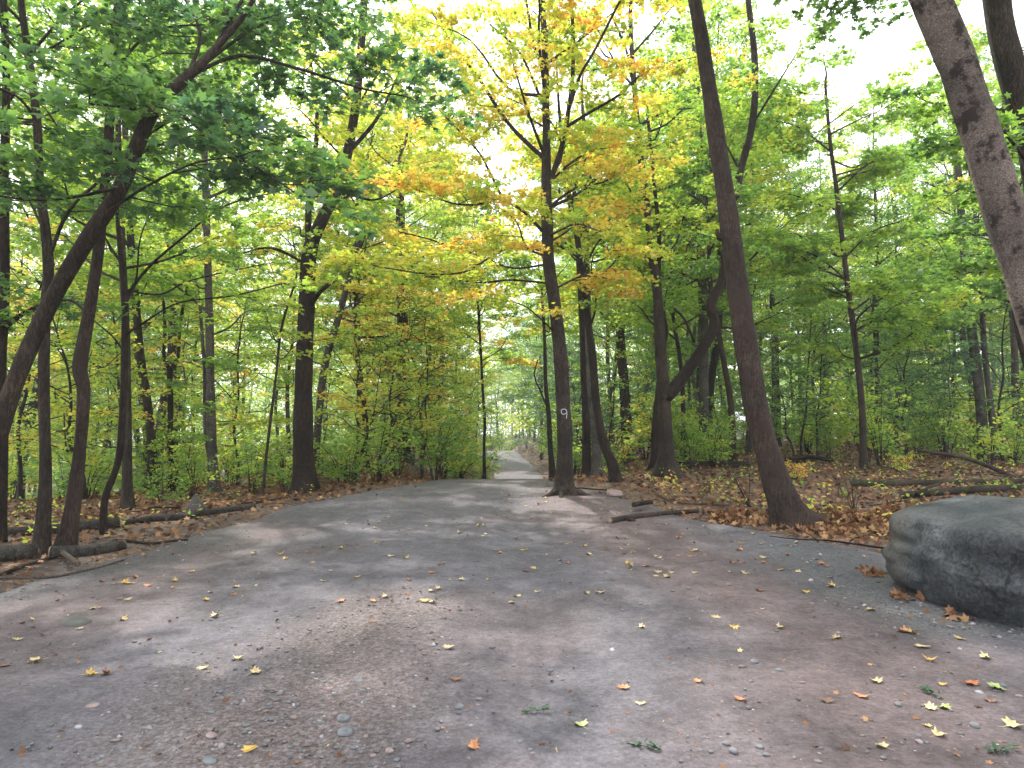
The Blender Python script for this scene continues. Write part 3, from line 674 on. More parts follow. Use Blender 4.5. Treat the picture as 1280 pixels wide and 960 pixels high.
hero('curved_tree', 'dark trunk curving left as it rises, just right of the painted maple', 16.5,
     [(772, 600, 20), (765, 580, 16), (755, 555, 14), (746, 510, 13), (741, 450, 12), (734, 395, 11), (727, 345, 10), (722, 300, 9), (712, 250, 8), (704, 190, 7)],
     [([(736, 410), (745, 380), (740, 340)], 4, 3, 0), ([(727, 345), (750, 300), (790, 280)], 4, 2, -.6), ([(722, 300), (735, 270), (738, 220), (750, 170)], 6, 4, .4)], M_BARK_D, .5, fol=dict(YF, tone=.62, per_len=3.0, leaf=.12), seed=18, auto=(9, 4.5, 9, (1, 2.4)))
hero('twin_tree', 'greyish straight trunk close behind the dark curved one', 19, [(747, 592, 16), (744, 540, 13), (738, 470, 12), (735, 400, 11), (733, 320, 10), (730, 200, 9)], [], M_BARK_G, .5,
     fol=dict(YF, tone=.56, leaf=.13), seed=19, auto=(8, 5, 10, (1.2, 2.6)))
hero('dark_tree', 'short-looking dark trunk squeezed left of the greyish straight one', 19.6, [(733, 592, 15), (733, 540, 13), (731, 480, 12), (728, 400, 10), (722, 300, 8)], [], M_BARK_D, .5,
     fol=dict(YF, tone=.5, leaf=.13), seed=20, auto=(6, 6, 10, (1.2, 2.6)))
hero('path_edge_tree', 'slim black double-curved stem leaning on nothing, right brink of the far path', 20.5,
     [(692, 597, 11), (688, 560, 8), (686, 520, 7), (682, 480, 6), (681, 430, 5), (678, 380, 4)], [([(686, 515), (676, 490), (668, 470), (672, 450)], 3, 2, 0)], M_BARK_D, .4, ext=2,
     fol=dict(YF, tone=.5, leaf=.13, Lr=(.7, 1.4)), seed=21, auto=(8, 4.2, 7, (.8, 1.8)), bare=(0,))
hero('straight_tree', 'dark straight trunk standing in green brush between the curved and the forked trees', 26,
     [(785, 574, 20), (783, 530, 17), (780, 480, 15), (776, 430, 14), (772, 340, 12), (768, 220, 10)], [], M_BARK, .4, fol=dict(FG, tone=.5, leaf=.15, Lr=(1.2, 2.4)), seed=22, auto=(14, 5.5, 13, (1.5, 3.5)))
hero('forked_tree', 'tall trunk with fluted foot and a thick limb arching right like a hook', 17.5,
     [(836, 594, 38), (833, 560, 27), (831, 510, 24), (826, 440, 21), (822, 370, 18), (814, 310, 14), (806, 240, 13), (799, 180, 12), (793, 110, 10), (788, 30, 9)],
     [([(838, 500), (858, 465), (880, 432), (893, 405), (889, 378), (903, 350), (912, 290), (925, 215), (940, 157), (944, 86), (934, -10)], 24, 11, -.3),
      ([(868, 428), (856, 400), (842, 385)], 5, 4, 0, 17.3), ([(822, 370), (824, 300), (818, 230), (808, 130)], 9, 6, .5), ([(795, 130), (785, 70), (765, 20)], 6, 4, 0),
      ([(940, 157), (975, 100), (1000, 60)], 5, 2, -1, 17.3), ([(925, 215), (900, 170), (870, 150)], 4, 2, .3, 17.3)],
     M_BARK, .9, .3, 5, fol=dict(FG, tone=.44, leaf=.125, Lr=(.9, 2.0), tvar=.09, per_len=3.2, t0=.35), wk=.68, limb_bark=M_BARK_D, seed=23, auto=(11, 6.0, 12.5, (1.5, 3.2)), bare=(1,))
hero('dark_tree', 'broad dark trunk foot half hidden behind the hook-limbed tree', 20, [(822, 590, 20), (820, 540, 14), (823, 490, 10), (828, 440, 8)], [], M_BARK_D, .6, ext=2, fol=dict(FG, tone=.4, leaf=.14), seed=24, auto=(5, 4, 6.5, (1, 2)))
hero('pale_tree', 'pale grey trunk rising straight between the hooked limb and the leaning trunk', 25,
     [(881, 575, 20), (880, 520, 15), (880, 460, 14), (879, 380, 14), (876, 300, 13), (877, 220, 13), (872, 140, 12), (868, 60, 9)], [([(877, 250), (860, 200), (840, 170)], 6, 3, .5)], M_BARK_G, .5,
     fol=dict(FG, tone=.42, leaf=.15, Lr=(1.2, 2.4)), seed=25, auto=(14, 6, 15, (1.5, 3.6)))
# --- leaning trunk
r17, _, _ = hero('leaning_tree', 'smooth dark trunk leaning left with flared foot at the edge of the leaf litter', 10.5,
     [(1000, 668, 56), (984, 640, 44), (970, 600, 39), (955, 550, 37), (944, 500, 36), (934, 440, 34), (924, 370, 33), (914, 300, 31), (905, 235, 28), (895, 170, 26), (885, 100, 23), (876, 40, 21), (866, -25, 20)],
     [([(908, 305), (899, 296), (896, 286)], 11, 5, -.05)], M_BARK_R, .8, .2, 3, ext=4, fol=dict(FG, tone=.5, Lr=(.8, 1.6), leaf=.12), seed=26, auto=(15, 8.7, 12.5, (1.6, 3.6)), bare=(0,))  # boughs above the view are thickened to shade the ground at right
roots(r17, 10.5, [[(990, 0, .2), (1002, .05, .05), (1018, .15, -.06)], [(984, -.05, .18), (975, -.2, .03), (962, -.3, -.05)]], M_BARK_R, .075, .015)
hero('slim_tree', 'slim straight brownish tree with thin green boughs, middle of the right wood', 20,
     [(1079, 575, 14), (1078, 520, 12), (1073, 460, 11), (1064, 390, 11), (1054, 310, 9), (1046, 240, 8), (1038, 180, 7), (1032, 110, 5)],
     [([(1055, 320), (1090, 290), (1130, 275)], 4, 2, -.6), ([(1046, 240), (1085, 205), (1120, 195)], 4, 2, -.5), ([(1060, 350), (1020, 320), (975, 305)], 4, 2, -.6), ([(1040, 190), (1000, 160), (965, 150)], 4, 2, 0)],
     M_BARK_R, .4, ext=1.2, fol=dict(FG, tone=.42, leaf=.14, Lr=(.8, 1.6), per_len=5.0, per_m=75), seed=27, auto=(24, 3.4, 12, (1.2, 3.0), (.05, .5)), wk=.66)
hero('thin_tree', 'grey thin trunk slightly bent, upper crown over dark evergreen brush', 25,
     [(1230, 560, 16), (1225, 500, 14), (1217, 430, 13), (1209, 370, 12), (1204, 300, 11), (1198, 220, 10), (1194, 150, 8), (1188, 80, 6)], [], M_BARK_G, .4, ext=1.5,
     fol=dict(FG, tone=.40, leaf=.14, Lr=(1, 2)), seed=28, auto=(16, 5, 13.5, (1.4, 3), (.05, .5)))
hero('pale_leaning_tree', 'thick pale mottled trunk slanting down out of the upper right corner', 8.3,
     [(1400, 745, 64), (1375, 640, 52), (1342, 530, 49), (1312, 440, 47), (1281, 345, 46), (1252, 250, 46), (1222, 160, 45), (1193, 70, 45), (1168, 10, 46), (1140, -50, 42)],
     [], M_BARK_P, .5, ext=4, fol=dict(FG, tone=.3), seed=29, wk=1.0, auto=(12, 7.2, 10, (1.8, 3.6)))  # dense crown out of view, added to shade the lower right ground
hero('corner_tree', 'rough grey-brown trunk in the upper right corner beyond the pale slanting one', 9.5,
     [(1345, 690, 44), (1335, 560, 38), (1322, 420, 35), (1310, 300, 33), (1292, 190, 33), (1270, 110, 33), (1252, 40, 32), (1240, -30, 30)],
     [([(1300, 220), (1275, 190), (1250, 160)], 6, 3, -.8), ([(1318, 370), (1270, 340), (1225, 335)], 6, 2, .5)], M_BARK, .5, ext=3, fol=dict(FG, tone=.30, leaf=.12, Lr=(.5, 1.0)), seed=30, auto=(6, 3.5, 6.5, (1, 1.8), (.1, .6), (90, 180)), wk=1.0)
hero('edge_tree', 'brown trunk touching the right edge behind the boulder', 15,
     [(1325, 600, 18), (1306, 520, 16), (1284, 450, 15), (1272, 390, 14), (1268, 320, 14), (1262, 220, 12)], [([(1269, 380), (1250, 350), (1225, 340)], 5, 3, .3)], M_BARK, .5, ext=3,
     fol=dict(FG, tone=.4, leaf=.12), seed=31, auto=(8, 3.2, 9, (1, 2.4)))

# ------------------------------------------------------------------ wood of repeated trees
def proto_tree(name, seed, H=14, cb=.32, spread=3.2, trunk_r=.13, bark=None, leaf=.125, nl=16, per_m=40, tone=.42, lean=0.0, Lr=(1.0, 2.3), wood_tw=True, pl_=2.6):
    rng = np.random.RandomState(seed); k = 8
    hgt = np.linspace(-.2, H, k); pts = np.column_stack([np.cumsum(rng.randn(k) * .12) + lean * np.linspace(0, 1, k) ** 1.2 * H, np.cumsum(rng.randn(k) * .12), hgt]); pts[0, :2] = 0; pts[1, :2] *= .3
    rad = trunk_r * np.linspace(1, .12, k) ** .9
    sp, sr = catmull(pts, rad, 4); A = Acc(); A.add(*tube(sp, sr, 9, .06, seed, .5, .3, 4, base=0))
    F = Foliage(rng); F.wood = A
    for i in range(nl):
        f = cb + (1 - cb) * (i + rng.rand()) / nl; h = f * H; j = int(np.argmin(np.abs(sp[:, 2] - h))); st = sp[j]
        az = i * 2.4 + rng.uniform(-.5, .5); g = (f - cb) / (1 - cb); prof = (.55 + .45 * math.sin(pi * min(1, g * 1.1 + .15))) * (1 - .55 * g ** 2)
        ln = spread * prof * rng.uniform(.7, 1.15); e = rng.uniform(.15, .5) + .5 * g
        dv = np.array([cos(az) * cos(e), sin(az) * cos(e), sin(e)])
        q = [st, st + dv * ln * .4 + rng.randn(3) * .1, st + dv * ln * .75 + [0, 0, .1 * ln] + rng.randn(3) * .15, st + dv * ln + [0, 0, .05 * ln]]
        a, b = catmull(q, np.linspace(min(sr[j] * .55, .014 * ln + .01), .007, 4), 2); V, Q, T = tube(a, b, 5, caps=False); A.add(V, Q)
        F.limb(a, t0=.2, per_len=pl_, Lr=Lr, per_m=per_m, leaf=leaf, tone=tone, tvar=.08, tilt=.5, wood=wood_tw, elev=(-.1, .35))
    tm = A.mesh(name + '_trunk', bark or M_BARK); cm = F.leaves(name + '_crown', 'quad')
    return name, tm, cm

def place(proto, x, y, label, group, cat='tree', s=1.0, rz=0.0, tone=.5, name=None, sz=None):
    nm, tm, cm = proto
    e = empty(name or nm, (x, y, float(hz(x, y)))); e.rotation_euler = (0, 0, rz); e.scale = (s, s, sz or s); tag(e, label, cat, group)
    link('trunk', tm, e); c = link('crown', cm, e); c.color = (tone, .5, .5, 1)
    return e

TALL = [proto_tree('forest_tree', 100 + i, H=h, cb=c, spread=s, trunk_r=r, bark=b, nl=n, lean=l)
        for i, (h, c, s, r, b, n, l) in enumerate([(17, .36, 4.2, .17, M_BARK, 28, 0), (19, .42, 4.2, .20, M_BARK_D, 28, .02), (15, .30, 3.8, .12, M_BARK_G, 28, -.03), (13, .26, 3.4, .10, M_BARK, 26, .05), (18, .40, 4.6, .18, M_BARK_G, 30, .0), (14, .30, 4.0, .11, M_BARK_R, 26, -.04)])]
YOUNG = [proto_tree('young_tree', 200 + i, H=h, cb=.16, spread=s, trunk_r=.045, bark=b, nl=20, Lr=(.7, 1.5), leaf=.10, per_m=36, lean=l)
         for i, (h, s, b, l) in enumerate([(6, 1.9, M_BARK, .04), (4.5, 1.6, M_BARK_D, -.03), (7.5, 2.2, M_BARK_G, .02), (5, 1.9, M_BARK, 0)])]

def proto_shrub(seed, H=1.3, n=9, leaf=.085, per_m=42, spread=.75, name='shrub'):
    rng = np.random.RandomState(seed); F = Foliage(rng); A = F.wood
    for i in range(n):
        az = rng.uniform(0, 2 * pi); t = rng.uniform(.15, 1) * spread; top = np.array([cos(az) * t, sin(az) * t, H * rng.uniform(.6, 1)])
        q = np.array([[cos(az) * .05, sin(az) * .05, -.1], top * [.35, .35, .5], top]); a, b = catmull(q, [.011, .008, .004], 3); V, Q, T = tube(a, b, 4, caps=False); A.add(V, Q)
        F.limb(a, t0=.3, per_len=4.5, Lr=(.25, .6), per_m=per_m, leaf=leaf, tone=.36, tvar=.07, tilt=.5, tw=.004)
    return name, A.mesh(name + '_stems', M_BARK), F.leaves(name + '_leaves', 'quad')
SHRUB = [proto_shrub(300 + i, h, n, spread=s) for i, (h, n, s) in enumerate([(1.3, 9, .8), (1.0, 8, .7), (1.7, 10, .9), (.7, 7, .6)])]

def place_shrub(p, x, y, label, group, s=1.0, tone=.5, cat='shrub', name='shrub'):
    e = empty(name, (x, y, float(hz(x, y)))); e.rotation_euler = (0, 0, RNG.uniform(0, 6.28)); e.scale = (s, s, s); tag(e, label, cat, group)
    link('stem', p[1], e); c = link('foliage', p[2], e); c.color = (tone, .5, .5, 1)

OCC = [(-9, 7.4), (-6, 8.5), (-4.6, 15), (1, 14), (3.9, 10.5), (4.2, 17.5)]
def free(x, y, m): return all((x - a) ** 2 + (y - b) ** 2 > m * m for a, b in OCC)
def off_path(x, y): return max(np.interp(y, LY, LX) - x, x - np.interp(y, RY, RX))

def scatter(n, dmin, dmax, mdist, minoff, fn, seed, near_l=14, near_r=19, half=.82, power=.75):
    rs = np.random.RandomState(seed); k = 0; tries = 0
    while k < n and tries < n * 60:
        tries += 1
        d = dmin + (dmax - dmin) * rs.rand() ** power; x = rs.uniform(-half, half) * d + rs.uniform(-1, 1)
        if off_path(x, d) < minoff: continue
        if x < 0 and d < near_l: continue
        if x > 0 and d < near_r: continue
        if not free(x, d, mdist): continue
        OCC.append((x, d)); fn(x, d, rs); k += 1

def zone(x, d):
    px = 640 + FPX * x / d
    if px < 460: return 'left'
    if px < 700: return 'ahead'
    return 'right'
TLAB = {'left': ('forest tree in the hazy bright wood left of the path', 'trees of the left wood'),
        'ahead': ('forest tree crowding the far end of the path', 'trees at the far end of the path'),
        'right': ('forest tree in the dense green wood right of the path', 'trees of the right wood')}
def tone_at(x, d, rs):
    z = zone(x, d)
    m = {'left': .56, 'ahead': .56, 'right': .50}[z]
    if z == 'ahead' and d > 40: m = .5
    return m + rs.randn() * .07
def put_tall(x, d, rs):
    px = 640 + FPX * x / d; z = zone(x, d); i = rs.randint(6)
    if rs.rand() < (.5 if px < 440 else .28 if px > 900 else 0): return
    s = rs.uniform(.85, 1.2)
    if 1065 < px < 1180: s = rs.uniform(.72, .85) * min(1.25, d / 28)
    place(TALL[i], x, d, *TLAB[z], s=s, rz=rs.uniform(0, 6.28), tone=tone_at(x, d, rs))
YLAB = {'left': ('leafy understory sapling in the left wood', 'saplings of the left wood'), 'ahead': ('leafy understory sapling beside the far path', 'saplings by the far path'),
        'right': ('leafy understory sapling in the right wood', 'saplings of the right wood')}
def put_young(x, d, rs):
    if rs.rand() < (.55 if x / d < -.2 else .3): return
    z = zone(x, d); t = tone_at(x, d, rs) - (.12 if z == 'right' else 0) - (.25 if rs.rand() < .25 and z != 'left' else 0) + (.10 if rs.rand() < .3 and z != 'right' else 0)
    place(YOUNG[rs.randint(4)], x, d, *YLAB[z], s=rs.uniform(.7, 1.25), rz=rs.uniform(0, 6.28), tone=t, cat='sapling')
SLAB = {'left': ('low leafy shrub on the slope left of the path', 'shrubs of the left slope'), 'ahead': ('low leafy shrub lining the far path', 'shrubs by the far path'),
        'right': ('low leafy shrub at the back of the right leaf litter', 'shrubs of the right wood')}
def put_shrub(x, d, rs):
    z = zone(x, d); place_shrub(SHRUB[rs.randint(4)], x, d, *SLAB[z], s=rs.uniform(.9, 1.7), tone=.56 + rs.randn() * .08)
scatter(120, 20, 62, 2.4, 2.6, put_tall, 51, 20, 22)
scatter(90, 15, 55, 1.5, 1.0, put_young, 52, 15.5, 23)
scatter(150, 14, 48, .9, .6, put_shrub, 53, 14.5, 19.5)

for i, (x, d, k, s_, lab) in enumerate([(-9.5, 3.5, 2, .9, 'unseen tree added for shade left of where the viewer stands'), (9.5, 3.0, 0, .9, 'unseen tree added for shade right of where the viewer stands beyond the boulder'), (-7.5, -3, 4, .85, 'unseen tree added for shade behind the viewer on the left side of the trail'),
                                      (8, -5, 1, .8, 'unseen tree added for shade behind the viewer on the right side of the trail'), (-12, 8.5, 0, 1, 'tree added for shade out of view behind the slanting grey trunk'), (13, 9.5, 4, 1, 'tree added for shade out of view beyond the corner trunk'), (0.5, -9, 2, 1, 'unseen tree added for shade behind the viewer by the middle of the trail')]):
    place(TALL[k], x, d, lab, None, s=s_, rz=i * 1.3, tone=.42)  # unseen trees added around the viewer to shade the trail
for (px, d, k, s_, tn, lab) in [(594, 62, 2, 1.0, .55, 'tall tree at the left verge of the far path'), (676, 58, 3, 1.1, .35, 'tall dark green tree at the right verge of the far path'), (588, 88, 0, 1.0, .5, 'tall tree at the left of the distant bend'), (668, 78, 5, 1.1, .4, 'tall tree at the right of the distant bend'), (662, 118, 1, 1.0, .5, 'tall tree beyond the distant bend, right'), (640, 128, 4, 1.0, .5, 'tall tree straight beyond the distant bend'), (612, 120, 2, 1.1, .55, 'tall tree beyond the distant bend, left'), (702, 46, 3, 1.0, .3, 'dark green tree leaning over the far path from the right'), (572, 42, 3, .95, .7, 'golden-green tree leaning over the far path from the left')]:
    place(TALL[k], (px - 640) / FPX * d, d, lab, None, s=s_, rz=px * .7, tone=tn)
# far wood: one mass beyond the trees one can tell apart
def far_wood():
    rs = np.random.RandomState(5); F = Foliage(rs); W = Acc(); n = 0
    P_, D_, N_, S_, T_ = [], [], [], [], []
    for i in range(380):
        d = rs.uniform(62, 140); x = rs.uniform(-1, 1) * d * .95; 
        if d < 112 and off_path(x, d) < 2.0: continue
        px = 640 + FPX * x / d; H = rs.uniform(13, 20) * (.7 if 1050 < px < 1180 else 1)
        if rs.rand() < (.62 if px < 450 else .35): continue
        z0 = float(hz(x, d)); rr = rs.uniform(2.2, 4)
        W.add(*tube([[x, d, z0 - .3], [x + rs.randn() * .3, d, z0 + H * .5], [x + rs.randn() * .6, d, z0 + H * .9]], [.2, .15, .05], 5, caps=False))
        for c in range(24):
            f = rs.uniform(.06, 1); cc = np.array([x, d, z0 + H * f]) + rs.randn(3) * [rr * .6, rr * .6, .3]; m = 95
            P_.append(cc + rs.randn(m, 3) * [1.3, 1.3, .45]); D_.append(rs.randn(m, 3)); nn = rs.randn(m, 3) * .6; nn[:, 2] += 1; N_.append(nn)
            S_.append(rs.uniform(.2, .42, m)); T_.append(np.clip(rs.uniform(.2, .62) + rs.randn(m) * .06, 0, 1))
    o = link('distant_woods', leaves_mesh('distant_woods', *[np.concatenate(a) for a in (P_, D_, N_, S_, T_)], 'quad', M_LEAF)); o.color = (.5, .5, .5, 1)
    tag(o, 'mass of distant woodland foliage closing the view', 'distant woods', kind='stuff')
    o = link('distant_trunks', W.mesh('distant_trunks', M_BARK)); tag(o, 'many thin distant trunks within the far woodland', 'distant woods', kind='stuff')
far_wood()

def haze():
    m, t, N, K = new_mat('haze_air'); out = N('ShaderNodeOutputMaterial'); v = N('ShaderNodeVolumePrincipled')
    v.inputs['Color'].default_value = (.93, .97, 1.0, 1); v.inputs['Density'].default_value = .0010; v.inputs['Anisotropy'].default_value = .3; K(v.outputs[0], out.inputs['Volume'])
    x0, x1, y0, y1, z0, z1 = -470, 470, -480, 480, -9, 34
    V = np.array([(x, y, z) for x in (x0, x1) for y in (y0, y1) for z in (z0, z1)]); F = np.array([(0, 1, 3, 2), (4, 6, 7, 5), (0, 4, 5, 1), (2, 3, 7, 6), (0, 2, 6, 4), (1, 5, 7, 3)])
    o = link('haze', make_mesh('haze', V, [F], m, smooth=False)); tag(o, 'thin pale woodland haze filling the air', 'haze', kind='stuff')
haze()

# ------------------------------------------------------------------ boulder
def ico(sub):
    import bmesh
    bm = bmesh.new(); bmesh.ops.create_icosphere(bm, subdivisions=sub, radius=1)
    V = np.array([v.co[:] for v in bm.verts]); F = np.array([[v.index for v in f.verts] for f in bm.faces]); bm.free(); return V, F
I6, I3, I2 = ico(6), ico(3), ico(2)
def n3(V, s, seed): return (vnoise(V[:, 0] * s + 7, V[:, 1] * s + 3, seed) + vnoise(V[:, 1] * s + 1, V[:, 2] * s + 5, seed + 1) + vnoise(V[:, 2] * s + 2, V[:, 0] * s + 9, seed + 2)) / 3
def boulder():
    V, F = I6; V = V.copy()
    rxy = (np.abs(V[:, 0]) ** 3.4 + np.abs(V[:, 1]) ** 3.4) ** (1 / 3.4); q_ = 6.0
    U = V / ((rxy ** q_ + np.abs(V[:, 2]) ** q_) ** (1 / q_))[:, None] * [1.50, 1.22, .52]
    up = V[:, 2]
    U[:, :2] *= (1 - .20 * sstep(-.12, -1, up) - .12 * sstep(.25, 1.0, up))[:, None]                    # undercut foot
    U += V * (.13 * n3(V, 1.6, 5) + .10 * n3(V, 3.7, 8) + .035 * n3(V, 9, 12) + .014 * n3(V, 24, 15))[:, None]
    U[:, 2] += .03 * U[:, 0]
    # shallow pit on the top and a chipped ledge low on the front
    U[:, 2] -= .05 * np.exp(-(((U[:, 0] + .55) / .10) ** 2 + ((U[:, 1] + .55) / .07) ** 2)) * (up > 0)
    U[:, 1] += .10 * sstep(.16, .04, np.abs(U[:, 0] + .1 + .5 * (U[:, 2] + .3))) * (V[:, 1] < 0) * sstep(.1, -.3, U[:, 2])
    o = link('boulder', make_mesh('boulder', U, [F], M_BOULDER), loc=(5.20, 6.28, float(hz(5.4, 6.4)) + .35)); o.rotation_euler = (0, 0, radians(4))
    tag(o, 'large rounded dark grey boulder at the right edge of the path', 'boulder')
boulder()

# ------------------------------------------------------------------ logs, branches, rocks
def lying(name, label, cat, pix, w0, w1, mat, lift=.5, cut=True, lump=.08, sides=12, seed=0, side=None, d=None, group=None):
    """a log or branch lying on the ground through photo pixels of its foot line"""
    pts = [G(px, py) for px, py in pix] if d is None else [P(px, py, d) for px, py in pix]
    rs = np.random.RandomState(seed); rad = []
    for i, p in enumerate(pts):
        s = i / (len(pts) - 1); r = (w0 * (1 - s) + w1 * s) * p[1] / FPX / 2; rad.append(r)
        p[2] = float(hz(p[0], p[1])) + r * lift * 1.6 if d is None else p[2]
    base = np.array(pts[0]); a, b = catmull(pts, rad, 6)
    if cut:
        root = empty(name, base); V, Q, T = tube(a, b, sides, lump, seed, caps=False); link('bark', make_mesh('bark', V - base, [Q], mat), root)
        for e, f, r in ((a[0], a[1], b[0]), (a[-1], a[-2], b[-1])):
            dv = (e - f) / np.linalg.norm(e - f); V, Q, T = tube([e - dv * .01, e + dv * .002], [r * .985, r * .93], sides); link('cut_end', make_mesh('cut_end', V - base, [Q, T], M_CUT, smooth=False), root)
    else:
        V, Q, T = tube(a, b, sides, lump, seed)
        root = link(name, make_mesh(name, V - base, [Q, T], mat), loc=base)
    tag(root, label, cat, group)
    for k, sd_ in enumerate(side or []):
        q = [P(px, py, base[1] + .0) for px, py in sd_[0]]
        q = [np.array([x[0], np.interp(x[0], sorted([a[0][0], a[-1][0]]), [a[0][1], a[-1][1]] if a[0][0] < a[-1][0] else [a[-1][1], a[0][1]]), max(x[2], float(hz(x[0], x[1])) + .01)]) for x in q]
        aa, bb = catmull(q, np.linspace(sd_[1], sd_[2], len(q)) * base[1] / FPX / 2, 4); V, Q, T = tube(aa, bb, 6, .05, k)
        link('side_branch', make_mesh('side_branch', V - base, [Q, T], mat), root)
    return root
lying('log', 'short thick dark log lying nearest the left trunks, sawn end facing the path', 'log', [(154, 687), (110, 694), (62, 697)], 14, 17, M_LOG, seed=1, lump=.16, lift=.4)
lying('log', 'grey log at the left edge beside the trunk feet, running out of view', 'log', [(48, 697), (0, 702), (-70, 712)], 20, 24, M_LOG, seed=2)
lying('log', 'long pale sided log behind the crooked sapling, dark sawn end', 'log', [(150, 659), (110, 663), (55, 668), (10, 670)], 14, 12, M_LOG, seed=3)
lying('log', 'thin log of broken lengths between sapling and pointed rock', 'log', [(158, 657), (190, 652), (225, 650), (240, 648)], 8, 9, M_LOG, cut=False, seed=4)
lying('log', 'slim grey log running along the path edge right of the pointed rock', 'log', [(240, 647), (275, 642), (318, 636)], 8, 8, M_LOG, seed=5)
lying('fallen_branch', 'long thin dark branch on the ground in front of the left trunks', 'branch', [(-20, 730), (40, 708), (90, 694), (150, 684)], 5, 2.5, M_BARK_D, .9, False, seed=6)
lying('fallen_branch', 'thin bent branch below the thick left log, tip by the path', 'branch', [(-10, 726), (60, 724), (110, 714), (155, 702)], 4, 2, M_STICK, .9, False, seed=7)
lying('fallen_branch', 'pale barkless stick propped on the near left log', 'branch', [(68, 690), (82, 700), (97, 712)], 6, 7, M_STICK, 1.2, False, seed=8)
lying('fallen_branch', 'thin wavy branch between the left logs, close to the path', 'branch', [(158, 679), (190, 682), (215, 678), (235, 676)], 4, 2, M_BARK_D, .8, False, seed=9)
lying('fallen_branch', 'thin dark branch at the foot of the big dark trunk', 'branch', [(305, 633), (335, 628), (370, 622)], 4, 2.5, M_BARK_D, .8, False, seed=10)
lying('log', 'weathered log with splintered end across the right of the path', 'log', [(762, 655), (785, 650), (815, 646), (845, 643), (872, 641)], 8, 5, M_DLOG, seed=11, side=[([(788, 650), (793, 660), (796, 668)], 6, 9)])
lying('fallen_branch', 'rotten brown stub resting on the weathered log', 'branch', [(792, 640), (803, 638), (815, 637)], 7, 7, M_BARK_R, 1.6, False, seed=12, lump=.25)
lying('fallen_branch', 'pale bent twig in the litter behind the weathered log', 'branch', [(815, 612), (824, 622), (845, 630), (880, 632), (925, 634)], 3, 2, M_STICK, 1, False, seed=13)
lying('log', 'long mossy dark log across the leaf litter behind the boulder', 'log', [(1060, 608), (1110, 608), (1165, 607), (1215, 606), (1290, 603)], 9, 7, M_MOSS, seed=14)
lying('log', 'second mossy log with forked branch, in front of the long one', 'log', [(1120, 624), (1165, 620), (1210, 617), (1290, 614)], 9, 10, M_MOSS, seed=15, side=[([(1150, 619), (1165, 611), (1185, 606)], 5, 3)])
lying('fallen_branch', 'reddish dead branch slanting down over the litter at upper right', 'branch', [(1147, 563), (1175, 567), (1205, 572), (1238, 584), (1275, 600)], 4, 5.5, M_BARK_R, 1, False, d=17.5, seed=16)
lying('fallen_branch', 'dark rotting bough low in the brush behind the leaning trunk', 'branch', [(985, 581), (1010, 577), (1040, 580)], 7, 5, M_BARK_D, 1.2, False, seed=17, lump=.25)
lying('log', 'dark fallen log at the back of the litter between two trunks', 'log', [(850, 585), (890, 584), (935, 583)], 9, 8, M_BARK_D, cut=False, seed=18)

def rock(name, label, px, py, size, mat, seed, group=None, sub=I3, flat=.6, sink=.35, cat='rock', pos=None):
    V, F = sub; rs = np.random.RandomState(seed); V = V.copy(); V = V * (1 + .30 * n3(V, 1.3, seed) + .10 * n3(V, 3, seed + 4))[:, None]
    V = V * np.array(size) / 2; g = G(px, py) if pos is None else np.array([pos[0], pos[1], 0.])
    z = float(pz(g[0], g[1])) if off_path(g[0], g[1]) < 0 else float(hz(g[0], g[1]))
    o = link(name, make_mesh(name, V, [F], mat, smooth=False if sub is I2 else True), loc=(g[0], g[1], z + size[2] * (.5 - sink))); o.rotation_euler = (0, 0, rs.uniform(0, 6.28))
    tag(o, label, cat, group); return o
r_ = rock('pointed_rock', 'small dark pointed rock standing beside the left logs', 244, 641, (.36, .3, .46), M_STONE, 40, sink=.3)
V, F = I3; Vp = V.copy(); Vp *= (1 + .2 * n3(V, 1.5, 77))[:, None]; Vp[:, :2] *= (1 - .55 * sstep(-.4, 1, Vp[:, 2]))[:, None]; r_.data = make_mesh('pointed_rock', Vp * [.21, .17, .22], [F], M_STONE)
r_.data.materials.clear(); r_.data.materials.append(simple_mat('dark_stone', (.035, .030, .028), (.09, .075, .07), 6))
rock('flat_rock', 'low flat grey-brown rock between painted maple and weathered log', 768, 620, (.50, .34, .17), M_STONE_R, 41)
rock('buried_rock', 'greenish stone nearly flush with the dirt at lower left', 97, 779, (.34, .20, .10), simple_mat('green_stone', (.07, .07, .06), (.13, .125, .115), 8), 42, sink=.6)
rock('pale_stone', 'pale pinkish flat stone set in the dirt, lower left', 116, 886, (.075, .05, .03), M_STONE_R, 43, cat='stone')
rock('rock', 'dark rock low in the litter between the trunks right of the path crest', 722, 596, (.4, .3, .2), M_STONE, 44)
# bare stems in the litter
def bare_stems(name, label, px, py, h, seed, n=4, cat='plant'):
    g = G(px, py); base = np.array([g[0], g[1], float(hz(g[0], g[1]))]); rs = np.random.RandomState(seed); root = empty(name, base); tag(root, label, cat)
    for i in range(n):
        q = [np.array([rs.randn() * .04, rs.randn() * .04, -.05])]; dv = np.array([rs.randn() * .25, rs.randn() * .25, 1.]); hh = h * rs.uniform(.6, 1)
        for k in range(3): dv = dv + rs.randn(3) * [.18, .18, .05]; q.append(q[-1] + dv / np.linalg.norm(dv) * hh / 3)
        a, b = catmull(q, [.009, .007, .005, .0025], 4); A = Acc(); A.add(*tube(a, b, 5))
        for j in range(4):
            k = rs.randint(4, len(a)); e = a[k] + np.array([rs.randn() * .12, rs.randn() * .12, rs.uniform(.04, .16)]); A.add(*tube([a[k], e], [.003, .0015], 3))
        link('stem', A.mesh('stem', M_BARK_R), root)
bare_stems('bare_bush', 'bare reddish stems rising left of the leaning trunk foot', 938, 632, 1.0, 61, 5)
bare_stems('bare_bush', 'cluster of bare brown twigs in leaf pile between leaning trunk and boulder', 1068, 648, .8, 62, 6)
